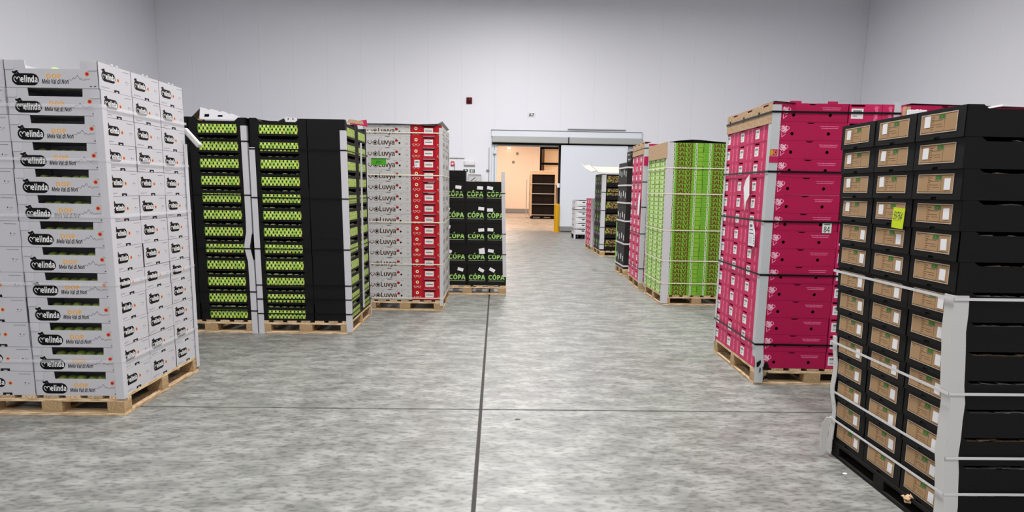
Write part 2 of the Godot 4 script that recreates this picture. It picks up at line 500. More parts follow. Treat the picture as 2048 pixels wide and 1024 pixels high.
func make_prints():
	# white apple crates, long side
	var w := Color(0.75, 0.75, 0.765)
	var s := Sheet.new(768, 224, w)
	melinda_badge(s, 0.075, 0.36, 0.295, 0.44)
	var org := Color(0.89, 0.66, 0.36)
	s.text("DOP", 0.445, 0.35, 0.60, 0.51, org, "Droid Sans", 700, 0.0, false, 2.0)
	s.text("Mela Val di Non", 0.395, 0.155, 0.675, 0.325, Color(0.08, 0.08, 0.08), "Droid Sans", 400, 0.03, false, 1.4)
	s.line([Vector2(0.50, 0.145), Vector2(0.60, 0.155)], 1.5, Color(0.2, 0.2, 0.2))
	var mt := []
	for q in [[0.66, 0.28], [0.69, 0.31], [0.71, 0.29], [0.73, 0.40], [0.745, 0.34], [0.775, 0.48], [0.80, 0.32], [0.815, 0.37], [0.83, 0.30], [0.86, 0.31]]: mt.append(Vector2(q[0], q[1]))
	s.line(mt, 3.0, Color(0.3, 0.3, 0.3))
	s.ell(0.878, 0.53, 19, 19, Color(0.86, 0.58, 0.30)); s.ell(0.878, 0.53, 13, 13, Color(0.72, 0.12, 0.22))
	s.rect(0.845, 0.34, 0.91, 0.355, Color(0.5, 0.5, 0.5)); s.rect(0.855, 0.31, 0.90, 0.325, Color(0.6, 0.6, 0.6))
	s.ell(0.91, 0.075, 11, 3.5, Color(0.1, 0.1, 0.1)); s.ell(0.955, 0.08, 11, 3.5, Color(0.1, 0.1, 0.1))
	s.rect(0.935, 0.83, 0.975, 0.90, Color(0.15, 0.15, 0.15)); s.rect(0.93, 0.72, 0.985, 0.728, Color(0.2, 0.2, 0.2))
	M.melinda_long = printed(s)
	# white apple crates, short side
	s = Sheet.new(512, 224, w)
	melinda_badge(s, 0.09, 0.50, 0.52, 0.38)
	s.ell(0.585, 0.50, 18, 18, Color(0.88, 0.62, 0.30)); s.ell(0.585, 0.50, 11, 11, Color(0.66, 0.18, 0.20))
	s.rect(0.06, 0.10, 0.30, 0.115, Color(0.35, 0.35, 0.35)); s.rect(0.06, 0.065, 0.20, 0.075, Color(0.5, 0.5, 0.5))
	s.rect(0.44, 0.0, 0.60, 0.10, Color(0.06, 0.06, 0.06)); s.rect(0.49, 0.0, 0.555, 0.045, w)
	s.rect(0.74, 0.88, 0.95, 0.895, Color(0.3, 0.3, 0.3))
	s.ell(0.84, 0.52, 6, 6, Color(0.25, 0.25, 0.25)); s.rect(0.81, 0.42, 0.90, 0.435, Color(0.6, 0.6, 0.6)); s.rect(0.88, 0.48, 0.92, 0.53, Color(0.6, 0.6, 0.62))
	M.melinda_end = printed(s)
	# green fruit label
	s = Sheet.new(512, 132, Color(0.36, 0.56, 0.16))
	var r2 := RandomNumberGenerator.new(); r2.seed = 4
	for row in 3:
		for col in 10:
			var cx := (col + 0.5 + (0.5 if row == 1 else 0.0)) / 10.0; var cy := 0.87 - row * 0.38
			var g := Color(0.78, 0.85, 0.33) if r2.randf() < 0.6 else Color(0.58, 0.76, 0.26)
			s.ell(cx, cy, 24, 24, Color(0.82, 0.90, 0.58)); s.ell(cx, cy, 19, 19, g)
			if r2.randf() < 0.5: s.ell(cx, cy, 9, 9, Color(0.86, 0.90, 0.66))
			if r2.randf() < 0.25: s.rect(cx - 0.012, cy - 0.06, cx + 0.012, cy + 0.06, Color(0.80, 0.62, 0.12))
	for row in 3:
		for col in 11:
			s.ell((col + (0.5 if row == 1 else 0.0)) / 10.0, 0.87 - row * 0.38, 11, 14, Color(0.02, 0.03, 0.01))
	M.green_label = printed(s, 0.35)
	# white and red fruit cartons
	var lw := Color(0.75, 0.75, 0.745)
	s = Sheet.new(768, 180, lw)
	for k in 14: s.rect(0.01 + k * 0.021, 0.55, 0.013 + k * 0.021, 0.98, Color(0.74, 0.74, 0.74))
	for q in [[0.36, 0.83, 26, 12], [0.66, 0.80, 30, 14], [0.78, 0.84, 22, 12], [0.92, 0.33, 24, 20], [0.92, 0.76, 18, 10]]: s.ell(q[0], q[1], q[2], q[3], Color(0.67, 0.67, 0.675))
	var br := Color(0.24, 0.13, 0.08)
	s.heart(0.138, 0.40, 40, 37, br); s.heart(0.138, 0.42, 30, 26, lw)
	s.heart(0.138, 0.43, 18, 15, Color(0.80, 0.72, 0.66)); s.heart(0.138, 0.44, 11, 8, lw)
	s.ell(0.251, 0.38, 40, 37, br); s.ell(0.251, 0.38, 30, 27, lw); s.ell(0.251, 0.39, 19, 19, Color(0.03, 0.02, 0.02)); s.line([Vector2(0.250, 0.55), Vector2(0.257, 0.70)], 5, br)
	s.text("Luvya", 0.322, 0.09, 0.658, 0.67, br, "Droid Sans", 400, 0.0, false, 5.0)
	s.ell(0.703, 0.60, 25, 21, Color(0.60, 0.10, 0.15)); s.line([Vector2(0.703, 0.70), Vector2(0.718, 0.80)], 3, br)
	M.luvya_long = printed(s)
	var red := Color(0.70, 0.11, 0.11); var dr := Color(0.60, 0.06, 0.20)
	s = Sheet.new(512, 180, red)
	s.rect(0, 0, 0.05, 1, dr); s.rect(0.34, 0, 0.40, 1, dr); s.rect(0.75, 0, 0.80, 1, dr); s.rect(0.38, 0.78, 0.78, 0.98, Color(0.42, 0.03, 0.10)); s.rect(0.38, 0.0, 0.78, 0.12, Color(0.74, 0.16, 0.27))
	s.ell(0.17, 0.70, 26, 26, Color(0.90, 0.88, 0.80)); s.ell(0.17, 0.70, 11, 11, Color(0.33, 0.32, 0.15))
	for q in [[0.11, 0.25], [0.23, 0.25], [0.90, 0.23]]:
		s.heart(q[0], q[1], 30, 24, Color(0.92, 0.66, 0.66)); s.heart(q[0], q[1], 19, 14, Color(0.35, 0.10, 0.09))
	s.rect(0.43, 0.26, 0.71, 0.74, Color(0.88, 0.87, 0.86)); s.rect(0.46, 0.44, 0.68, 0.54, Color(0.48, 0.47, 0.46)); s.rect(0.46, 0.62, 0.62, 0.65, Color(0.6, 0.6, 0.6))
	M.luvya_end = printed(s)
	# black cartons with green lettering
	s = Sheet.new(320, 336, Color(0.08, 0.079, 0.077))
	s.text("CÓPA", 0.10, 0.29, 0.92, 0.585, Color(0.62, 0.80, 0.44), "Droid Sans", 700, 0.0, false, 3.5)
	s.rect(0.10, 0.215, 0.92, 0.235, Color(0.66, 0.74, 0.58))
	s.rect(0.0, 0.10, 1.0, 0.108, Color(0.06, 0.06, 0.06)); s.rect(0.04, 0.13, 0.96, 0.137, Color(0.2, 0.2, 0.2))
	M.copa = printed(s)
	# pink fruit boxes
	var pk := Color(0.66, 0.10, 0.29)
	var pl := Color(0.93, 0.62, 0.74)
	s = Sheet.new(768, 186, pk)
	s.heart(0.166, 0.60, 52, 42, pl); s.poly([Vector2(0.13, 0.42), Vector2(0.135, 0.14), Vector2(0.19, 0.32)], pl)
	s.heart(0.166, 0.61, 45, 35, pk); s.poly([Vector2(0.137, 0.44), Vector2(0.143, 0.20), Vector2(0.186, 0.36)], pk)
	s.text("Pink", 0.128, 0.61, 0.20, 0.80, Color(0.97, 0.85, 0.9), "Droid Serif", 700, 0.25, false, 0.8)
	s.text("Lady", 0.132, 0.42, 0.204, 0.66, Color(0.97, 0.85, 0.9), "Droid Serif", 700, 0.25, false, 0.8)
	for q in [[0.645, 0.895, 0.755], [0.66, 0.885, 0.655]]:
		var x: float = q[0]
		while x < q[1]:
			var l := r2.randf_range(0.008, 0.03)
			s.rect(x, q[2], minf(x + l, q[1]), q[2] + 0.035, Color(0.88, 0.52, 0.66)); x += l + 0.004
	M.pink_long = printed(s, 0.45)
	s = Sheet.new(512, 186, Color(0.76, 0.16, 0.36))
	s.rect(0.66, 0, 0.672, 1, Color(0.50, 0.05, 0.20))
	s.text("Pink Lady", 0.50, 0.12, 0.60, 0.9, Color(0.90, 0.52, 0.64), "Droid Serif", 700, 0.0, true, 0.8)
	s.text("Pink Lady", 0.78, 0.12, 0.88, 0.9, Color(0.90, 0.52, 0.64), "Droid Serif", 700, 0.0, true, 0.8)
	s.rect(0.0, 0.0, 0.012, 1, Color(0.50, 0.05, 0.20))
	M.pink_end = printed(s, 0.45)
	s = Sheet.new(96, 112, Color(0.90, 0.90, 0.90))
	s.rect(0.14, 0.62, 0.86, 0.84, Color(0.35, 0.35, 0.36)); s.rect(0.14, 0.50, 0.6, 0.54, Color(0.5, 0.5, 0.5)); s.rect(0.14, 0.38, 0.8, 0.41, Color(0.6, 0.6, 0.6)); s.rect(0.14, 0.2, 0.5, 0.3, Color(0.55, 0.55, 0.55))
	for k in 6: s.rect(0.2 + k * 0.11, 0.62, 0.22 + k * 0.11, 0.84, Color(0.9, 0.9, 0.9))
	M.barcode = printed(s)
	# kraft label of the black crates
	var kr := Color(0.66, 0.54, 0.40); var ln := Color(0.33, 0.22, 0.13)
	s = Sheet.new(384, 128, kr)
	s.rect(0, 0, 1, 0.035, Color(0.77, 0.72, 0.66)); s.rect(0, 0.965, 1, 1, Color(0.77, 0.72, 0.66)); s.rect(0, 0, 0.012, 1, Color(0.77, 0.72, 0.66)); s.rect(0.988, 0, 1, 1, Color(0.77, 0.72, 0.66))
	s.rect(0.02, 0.055, 0.98, 0.085, ln); s.rect(0.02, 0.91, 0.98, 0.94, ln)
	s.rect(0.30, 0.09, 0.312, 0.9, Color(0.45, 0.33, 0.2)); s.rect(0.665, 0.09, 0.677, 0.9, Color(0.45, 0.33, 0.2))
	for k in 6: s.rect(0.32, 0.18 + k * 0.12, 0.36 + 0.02 * (k % 3), 0.215 + k * 0.12, ln)
	for q in [[0.05, 0.82, 0.14], [0.34, 0.62, 0.62], [0.44, 0.30, 0.62], [0.36, 0.42, 0.60]]: s.rect(q[0], q[1], q[2], q[1] + 0.03, Color(0.42, 0.32, 0.2))
	s.rect(0.50, 0.66, 0.69, 0.92, Color(0.42, 0.44, 0.36)); s.rect(0.52, 0.74, 0.66, 0.92, Color(0.24, 0.44, 0.12)); s.rect(0.56, 0.78, 0.60, 0.84, Color(0.40, 0.55, 0.3))
	M.kraft_label = printed(s, 0.7)
	# green trays
	var gr := Color(0.43, 0.67, 0.19)
	s = Sheet.new(768, 80, gr)
	s.text("SALVI", 0.27, 0.12, 0.70, 0.90, Color(0.38, 0.22, 0.13), "Droid Sans", 700, 0.0, false, 5.0)
	for x in [0.155, 0.775]:
		s.rect(x, 0.04, x + 0.055, 0.96, Color(0.80, 0.86, 0.74)); s.rect(x + 0.02, 0.15, x + 0.036, 0.85, Color(0.08, 0.12, 0.06))
	for k in 3: s.rect(0.87, 0.2 + k * 0.25, 0.965, 0.27 + k * 0.25, Color(0.66, 0.74, 0.24))
	s.rect(0.0, 0.0, 1.0, 0.05, Color(0.36, 0.50, 0.14)); s.rect(0.03, 0.3, 0.09, 0.6, Color(0.38, 0.60, 0.18))
	M.salvi_long = printed(s)
	s = Sheet.new(384, 64, Color(0.66, 0.80, 0.46))
	s.rect(0.0, 0.0, 1.0, 0.08, Color(0.46, 0.58, 0.28))
	s.rect(0.06, 0.2, 0.26, 0.8, Color(0.80, 0.86, 0.72)); s.rect(0.40, 0.15, 0.66, 0.75, Color(0.40, 0.55, 0.16)); s.rect(0.46, 0.25, 0.60, 0.6, Color(0.52, 0.50, 0.18))
	s.rect(0.76, 0.2, 0.94, 0.85, Color(0.74, 0.86, 0.58))
	M.salvi_end = printed(s)
	# brown and green fruit print of the far black crates
	s = Sheet.new(192, 96, Color(0.25, 0.20, 0.12))
	for k in 60:
		var c := Color(0.62, 0.50, 0.33) if r2.randf() < 0.72 else Color(0.56, 0.68, 0.22)
		s.ell(r2.randf(), r2.randf(), r2.randf_range(8, 14), r2.randf_range(6, 10), c.darkened(r2.randf() * 0.25), r2.randf() * 3)
	M.kiwi_label = printed(s)
	s = Sheet.new(128, 96, Color(0.12, 0.12, 0.12))
	s.rect(0.2, 0.5, 0.8, 0.85, Color(0.34, 0.56, 0.2)); s.rect(0.1, 0.12, 0.25, 0.4, Color(0.7, 0.7, 0.7)); s.rect(0.5, 0.12, 0.62, 0.36, Color(0.6, 0.6, 0.6)); s.rect(0.3, 0.6, 0.5, 0.7, Color(0.5, 0.72, 0.35))
	M.kiwi_end = printed(s)
	# far plain white crates
	s = Sheet.new(256, 96, Color(0.84, 0.84, 0.85))
	s.ell(0.5, 0.62, 24, 10, Color(0.14, 0.14, 0.15)); s.line([Vector2(0.08, 0.30), Vector2(0.3, 0.22), Vector2(0.7, 0.22), Vector2(0.92, 0.34)], 3, Color(0.55, 0.55, 0.58)); s.rect(0, 0.94, 1, 1, Color(0.3, 0.3, 0.3))
	M.white_long = printed(s)
	s = Sheet.new(192, 96, Color(0.84, 0.84, 0.85)); s.rect(0.35, 0.5, 0.65, 0.75, Color(0.08, 0.08, 0.08))
	M.white_end = printed(s)
	# far black cartons
	s = Sheet.new(192, 192, Color(0.14, 0.14, 0.14)); s.rect(0.2, 0.42, 0.36, 0.68, Color(0.85, 0.85, 0.85)); s.rect(0.66, 0.34, 0.8, 0.6, Color(0.8, 0.8, 0.8))
	M.black_end = printed(s)
	# far brown bins
	s = Sheet.new(256, 128, Color(0.07, 0.045, 0.04))
	for x in 2:
		for y in 5:
			for k in 5: s.rect(0.09 + x * 0.46 + k * 0.075, 0.14 + y * 0.155, 0.14 + x * 0.46 + k * 0.075, 0.20 + y * 0.155, Color(0.15, 0.11, 0.095))
	M.bin = printed(s)
	# small labels
	s = Sheet.new(112, 144, Color(0.90, 0.90, 0.88)); s.text("84", 0.2, 0.10, 0.8, 0.66, Color(0.08, 0.08, 0.08), "Droid Sans", 400, 0.0, false, 1.5); s.rect(0.2, 0.78, 0.8, 0.88, Color(0.4, 0.4, 0.4)); s.rect(0, 0, 1, 0.03, Color(0.3, 0.3, 0.3)); s.rect(0, 0, 0.03, 1, Color(0.3, 0.3, 0.3)); s.rect(0.97, 0, 1, 1, Color(0.3, 0.3, 0.3))
	M.label84 = printed(s)
	s = Sheet.new(128, 144, Color(0.78, 0.85, 0.16)); s.text("59764", 0.10, 0.42, 0.84, 0.80, Color(0.16, 0.22, 0.30), "Droid Sans", 400, 0.1, false, 1.0); s.line([Vector2(0.12, 0.36), Vector2(0.8, 0.40)], 2, Color(0.7, 0.5, 0.1))
	M.note = printed(s)
	s = Sheet.new(160, 96, Color(0.30, 0.62, 0.16)); s.text("2711", 0.32, 0.25, 0.68, 0.58, Color(0.10, 0.26, 0.08), "Droid Sans", 700); s.rect(0, 0.86, 1, 1, Color(0.16, 0.36, 0.08))
	M.green_note = printed(s)
	s = Sheet.new(160, 96, Color(0.90, 0.90, 0.90)); s.text("PINK LADY", 0.1, 0.66, 0.9, 0.86, Color(0.25, 0.25, 0.25)); s.rect(0.1, 0.5, 0.85, 0.56, Color(0.4, 0.4, 0.4)); s.rect(0.1, 0.3, 0.6, 0.38, Color(0.3, 0.3, 0.3)); s.rect(0.1, 0.12, 0.8, 0.18, Color(0.5, 0.5, 0.5))
	M.big_label = printed(s)
	s = Sheet.new(128, 160, Color(0.88, 0.88, 0.9)); s.rect(0.1, 0.8, 0.5, 0.92, Color(0.4, 0.4, 0.4)); s.rect(0.08, 0.68, 0.62, 0.71, Color(0.1, 0.1, 0.1)); s.rect(0.08, 0.52, 0.75, 0.55, Color(0.1, 0.1, 0.1)); s.rect(0.1, 0.1, 0.6, 0.42, Color(0.8, 0.8, 0.83))
	for k in 4: s.rect(0.76, 0.1 + k * 0.11, 0.9, 0.15 + k * 0.11, Color(0.35, 0.35, 0.35))
	M.delivery_note = printed(s)
	s = Sheet.new(96, 96, Color(0.86, 0.87, 0.86)); s.rect(0.06, 0.30, 0.94, 0.92, Color(0.10, 0.22, 0.10)); s.ell(0.5, 0.62, 20, 22, Color(0.86, 0.9, 0.86))
	M.sign_round = printed(s)
	s = Sheet.new(112, 96, Color(0.86, 0.87, 0.86)); s.rect(0.04, 0.08, 0.96, 0.92, Color(0.10, 0.24, 0.12)); s.rect(0.22, 0.18, 0.78, 0.82, Color(0.84, 0.88, 0.84)); s.rect(0.3, 0.46, 0.7, 0.54, Color(0.12, 0.25, 0.13)); s.rect(0.56, 0.3, 0.64, 0.7, Color(0.12, 0.25, 0.13))
	M.sign_exit = printed(s)
	s = Sheet.new(128, 72, Color(0.78, 0.78, 0.78)); s.rect(0.0, 0.9, 1, 1, Color(0.45, 0.45, 0.45)); s.line([Vector2(0.22, 0.12), Vector2(0.55, 0.60)], 6, Color(0.06, 0.06, 0.06)); s.ell(0.6, 0.15, 4, 4, Color(0.3, 0.3, 0.3)); s.rect(0.05, 0.7, 0.95, 0.73, Color(0.6, 0.6, 0.6))
	M.control = printed(s)
	s = Sheet.new(64, 64, Color(0.75, 0.16, 0.18)); s.rect(0.05, 0.1, 0.42, 0.9, Color(0.72, 0.66, 0.12)); s.ell(0.70, 0.5, 14, 20, Color(0.86, 0.55, 0.6)); s.ell(0.74, 0.5, 9, 14, Color(0.6, 0.08, 0.16))
	M.post_sticker = printed(s)

# ------------------------------------------------------------------ the room
func slabs(mb: MB, x0: float, x1: float, y0: float, y1: float, z0: float, z1: float, ch := 0.0):
	mb.box(Vector3((x0 + x1) / 2, (y0 + y1) / 2, (z0 + z1) / 2), Vector3(absf(x1 - x0), absf(y1 - y0), absf(z1 - z0)), ch)

const XL := -12.83
const XR := 14.05
const DOOR_L := -0.02
const DOOR_R := 2.40
const DOOR_H := 3.28

func room():
	var mb := MB.new(); slabs(mb, XL - 0.2, XR + 0.2, -0.20, -0.018, 8.2, WALL_Z - 0.3)
	var fl := struct("floor", mb, M.joint)
	var zs := [8.0, 2.05, -4.88, -11.78, -18.7, -25.6, WALL_Z - 0.3]
	var xs := [XL, -7.0, -0.10, 6.8, XR]
	for i in xs.size() - 1:
		for k in zs.size() - 1:
			var gx := 0.010; var gz := 0.011
			var sm := MB.new(); slabs(sm, xs[i] + gx, xs[i + 1] - gx, -0.018, 0.0, zs[k] - gz, zs[k + 1] + gz, 0.003)
			part("floor_slab", sm, M.floor, fl)
	# far wall of insulated panels, broken by the doorway
	var back := MB.new()
	slabs(back, XL - 0.2, DOOR_L, 0, 9.3, WALL_Z - 0.008, WALL_Z - 0.18)
	slabs(back, DOOR_R, XR + 0.2, 0, 9.3, WALL_Z - 0.008, WALL_Z - 0.18)
	slabs(back, DOOR_L, DOOR_R, DOOR_H, 9.3, WALL_Z - 0.008, WALL_Z - 0.18)
	var wb := struct("wall_back", back, M.gasket)
	var edges := []
	var x := 2.41 - 1.27 * 11
	while x < XR:
		if x > XL: edges.append(x)
		x += 1.27
	edges.push_front(XL); edges.append(XR)
	for i in edges.size() - 1:
		var a: float = edges[i] + 0.001; var b: float = edges[i + 1] - 0.001
		var cuts := [a]
		for e in [DOOR_L, DOOR_R]:
			if e > a + 0.02 and e < b - 0.02: cuts.append(e)
		cuts.append(b)
		var pm := MB.new()
		for k in cuts.size() - 1:
			var mid: float = (cuts[k] + cuts[k + 1]) / 2
			var y0 := DOOR_H if mid > DOOR_L and mid < DOOR_R else 0.0
			slabs(pm, cuts[k], cuts[k + 1], y0, 9.3, WALL_Z, WALL_Z - 0.008, 0.001)
		part("wall_panel", pm, M.wall, wb)
	for sd in [["wall_left", XL, -1.0], ["wall_right", XR, 1.0]]:
		var wm := MB.new(); slabs(wm, sd[1] + sd[2] * 0.006, sd[1] + sd[2] * 0.18, 0, 9.3, 8.2, WALL_Z)
		var wl := struct(sd[0], wm, M.gasket)
		var z := 8.0
		while z > WALL_Z:
			var z1 := maxf(z - 1.27, WALL_Z)
			var pm := MB.new(); slabs(pm, sd[1], sd[1] + sd[2] * 0.006, 0, 9.3, z - 0.001, z1 + 0.001, 0.001)
			part("wall_panel", pm, M.wall, wl)
			z = z1
	var fm := MB.new(); slabs(fm, XL - 0.2, XR + 0.2, 0, 9.3, 8.2, 8.0); struct("wall_front", fm, M.wall)
	var cm := MB.new(); slabs(cm, XL - 0.2, XR + 0.2, 9.2, 9.4, 8.2, WALL_Z - 0.3); struct("ceiling", cm, M.ceiling)
	var bs := [["baseboard_back", XL, -0.30], ["baseboard_back", 2.50, XR]]
	for b in bs:
		var bm := MB.new(); slabs(bm, b[1], b[2], 0, 0.19, WALL_Z + 0.0, WALL_Z + 0.05, 0.01); struct(b[0], bm, M.kerb)
	for b in [["baseboard_left", XL, XL + 0.08], ["baseboard_right", XR - 0.08, XR]]:
		var bm := MB.new(); slabs(bm, b[1], b[2], 0, 0.19, 8.0, WALL_Z, 0.01); struct(b[0], bm, M.kerb)
	# sliding cold-store door with its track housing and frame
	var d := Node3D.new(); d.name = "door_1"; add_child(d); d.set_meta("kind", "structure")
	var m1 := MB.new(); slabs(m1, 2.45, 5.04, 0.20, 3.34, WALL_Z + 0.06, WALL_Z + 0.18, 0.012); part("door_leaf", m1, M.panel, d)
	var m2 := MB.new(); slabs(m2, 2.37, 2.45, 0.03, 3.36, WALL_Z + 0.05, WALL_Z + 0.19, 0.01); part("edge_seal", m2, M.rubber, d)
	var m3 := MB.new(); slabs(m3, 2.45, 5.04, 0.02, 0.20, WALL_Z + 0.055, WALL_Z + 0.185, 0.01); part("kick_strip", m3, M.kerb, d)
	m3 = MB.new(); slabs(m3, 4.96, 5.04, 0.2, 3.34, WALL_Z + 0.18, WALL_Z + 0.195, 0.004); part("edge_trim", m3, M.metal_white, d)
	m3 = MB.new(); slabs(m3, 2.47, 4.96, 3.30, 3.34, WALL_Z + 0.18, WALL_Z + 0.195, 0.004); part("top_trim", m3, M.metal_white, d)
	for q in [[-0.21, 2.72], [2.74, 5.60]]:
		var m4 := MB.new(); slabs(m4, q[0], q[1], 3.385, 3.62, WALL_Z + 0.0, WALL_Z + 0.28, 0.02); part("track_cover", m4, M.track, d)
	m3 = MB.new(); slabs(m3, 2.718, 2.742, 3.38, 3.625, WALL_Z + 0.0, WALL_Z + 0.285, 0.004); part("joint_strip", m3, M.rubber, d)
	var m5 := MB.new(); slabs(m5, -0.21, 5.60, 3.33, 3.384, WALL_Z + 0.0, WALL_Z + 0.20, 0.0); part("track_rail", m5, M.rubber, d)
	var m6 := MB.new(); slabs(m6, -0.25, 5.58, 3.62, 3.85, WALL_Z + 0.0, WALL_Z + 0.10, 0.012); part("upper_casing", m6, M.panel, d)
	var m7 := MB.new(); slabs(m7, -0.26, 5.59, 3.85, 3.872, WALL_Z + 0.0, WALL_Z + 0.12, 0.004); part("casing_edge", m7, M.kerb, d)
	m7 = MB.new(); slabs(m7, 2.70, 4.95, 3.93, 3.965, WALL_Z + 0.0, WALL_Z + 0.06, 0.008); part("cable_tray", m7, M.metal_grey, d)
	for q in [[-0.24, -0.02], [2.40, 2.46]]:
		var m8 := MB.new(); slabs(m8, q[0], q[1], 0.0, 3.33, WALL_Z - 0.20, WALL_Z + 0.06, 0.012); part("frame_jamb", m8, M.panel, d)
	var m9 := MB.new(); slabs(m9, -0.02, 2.40, 3.27, 3.33, WALL_Z - 0.20, WALL_Z + 0.06, 0.01); part("frame_head", m9, M.metal_grey, d)

func far_room():
	var mb := MB.new(); slabs(mb, -6.0, 9.0, -0.2, 0.0, WALL_Z - 0.3, -52.0); struct("floor_far", mb, M.floor_far)
	mb = MB.new(); slabs(mb, -6.0, 2.92, 0, 5.6, -48.2, -48.5); struct("wall_far", mb, M.peach)
	mb = MB.new(); slabs(mb, 2.62, 2.92, 0, 5.6, -48.5, -52.0); struct("wall_return", mb, M.peach)
	mb = MB.new(); slabs(mb, 2.62, 9.2, 0, 5.6, -52.0, -52.3); struct("wall_recess", mb, M.peach)
	mb = MB.new(); slabs(mb, -6.2, -6.0, 0, 5.6, WALL_Z - 0.3, -52.3); struct("wall_far_left", mb, M.peach)
	mb = MB.new(); slabs(mb, 9.0, 9.2, 0, 5.6, WALL_Z - 0.3, -52.3); struct("wall_far_right", mb, M.peach)
	mb = MB.new(); slabs(mb, -6.2, 9.2, 5.5, 5.7, WALL_Z - 0.3, -52.3); struct("ceiling_far", mb, M.peach)
	mb = MB.new(); slabs(mb, -6.0, 9.0, 0, 5.5, WALL_Z - 0.19, WALL_Z - 0.30)
	var near := MB.new()
	slabs(near, -6.0, DOOR_L, 0, 5.5, WALL_Z - 0.18, WALL_Z - 0.30); slabs(near, DOOR_R, 9.0, 0, 5.5, WALL_Z - 0.18, WALL_Z - 0.30); slabs(near, DOOR_L, DOOR_R, DOOR_H, 5.5, WALL_Z - 0.18, WALL_Z - 0.30)
	struct("wall_near", near, M.peach)
	mb = MB.new(); slabs(mb, -6.0, 2.92, 0, 0.30, -48.2, -48.12, 0.02); struct("baseboard_far", mb, M.kerb)
	# pallet rack with beige bulk cartons seen over the bins
	var rk = thing("pallet_rack", "dark steel pallet rack in the recess beyond the doorway", "rack", Vector3(2.95, 0, -49.2))
	for x in [0.10, 3.2]:
		for z in [0.0, -1.1]:
			var u := MB.new(); slabs(u, x - 0.05, x + 0.05, 0, 5.0, z - 0.05, z + 0.05, 0.01); part("upright", u, M.dark, rk)
	for y in [1.9, 3.45, 4.55]:
		for z in [0.0, -1.1]:
			var u := MB.new(); slabs(u, 0.1, 3.2, y - 0.05, y + 0.05, z - 0.04, z + 0.04, 0.01); part("beam", u, M.dark, rk)
	for q in [[3.5, 0.95, "beige bulk carton on the rack's upper beam beyond the doorway"], [1.95, 1.40, "tall beige bulk carton on the rack's lower beam beyond the doorway"]]:
		var c = thing("bulk_carton", q[2], "carton", Vector3(4.2, q[0], -49.75))
		var u := MB.new(); slabs(u, -0.9, 0.9, 0, q[1], -0.5, 0.5, 0.02); part("carton_body", u, M.beige_pale, c)
		u = MB.new(); slabs(u, -0.92, 0.92, q[1] - 0.12, q[1] + 0.01, -0.52, 0.52, 0.01); part("lid", u, M.beige, c)
	for q in [[1.36, 4.05], [1.10, 3.47]]:
		var sp := MB.new(); sp.xf = Transform3D(Basis(Vector3.RIGHT, PI / 2), Vector3.ZERO); sp.lathe([Vector2(0, 0.08), Vector2(0.06, 0.07), Vector2(0.09, 0.03), Vector2(0.1, 0)], 12)
		single("wall_sensor", sp, M.kerb, "small dull round fitting on the peach wall, %s of two" % ("upper" if q[1] > 4 else "lower"), "sensor", Vector3(q[0], q[1], -48.2))
	var wl = thing("wall_light", "small bright lamp high on the peach wall past the doorway", "light", Vector3(0.78, 4.40, -48.2))
	var lm := MB.new(); lm.box(Vector3(0, 0, 0.05), Vector3(0.32, 0.12, 0.10), 0.02); part("housing", lm, M.metal_white, wl)
	lm = MB.new(); lm.box(Vector3(0, -0.01, 0.105), Vector3(0.28, 0.08, 0.012), 0.003)
	var em := StandardMaterial3D.new(); em.albedo_color = Color(1, 1, 1); em.emission_enabled = true; em.emission = Color(1, 0.95, 0.85); em.emission_energy_multiplier = 1.2
	part("lamp_face", lm, em, wl)
	var om := OmniLight3D.new(); om.name = "lamp_glow"; om.light_color = Color(1, 0.85, 0.7); om.light_energy = 0.06; om.omni_range = 60.0; om.omni_attenuation = 2.0; om.shadow_enabled = true; om.light_size = 0.1; om.position = Vector3(0, 0, 0.2); wl.add_child(om)

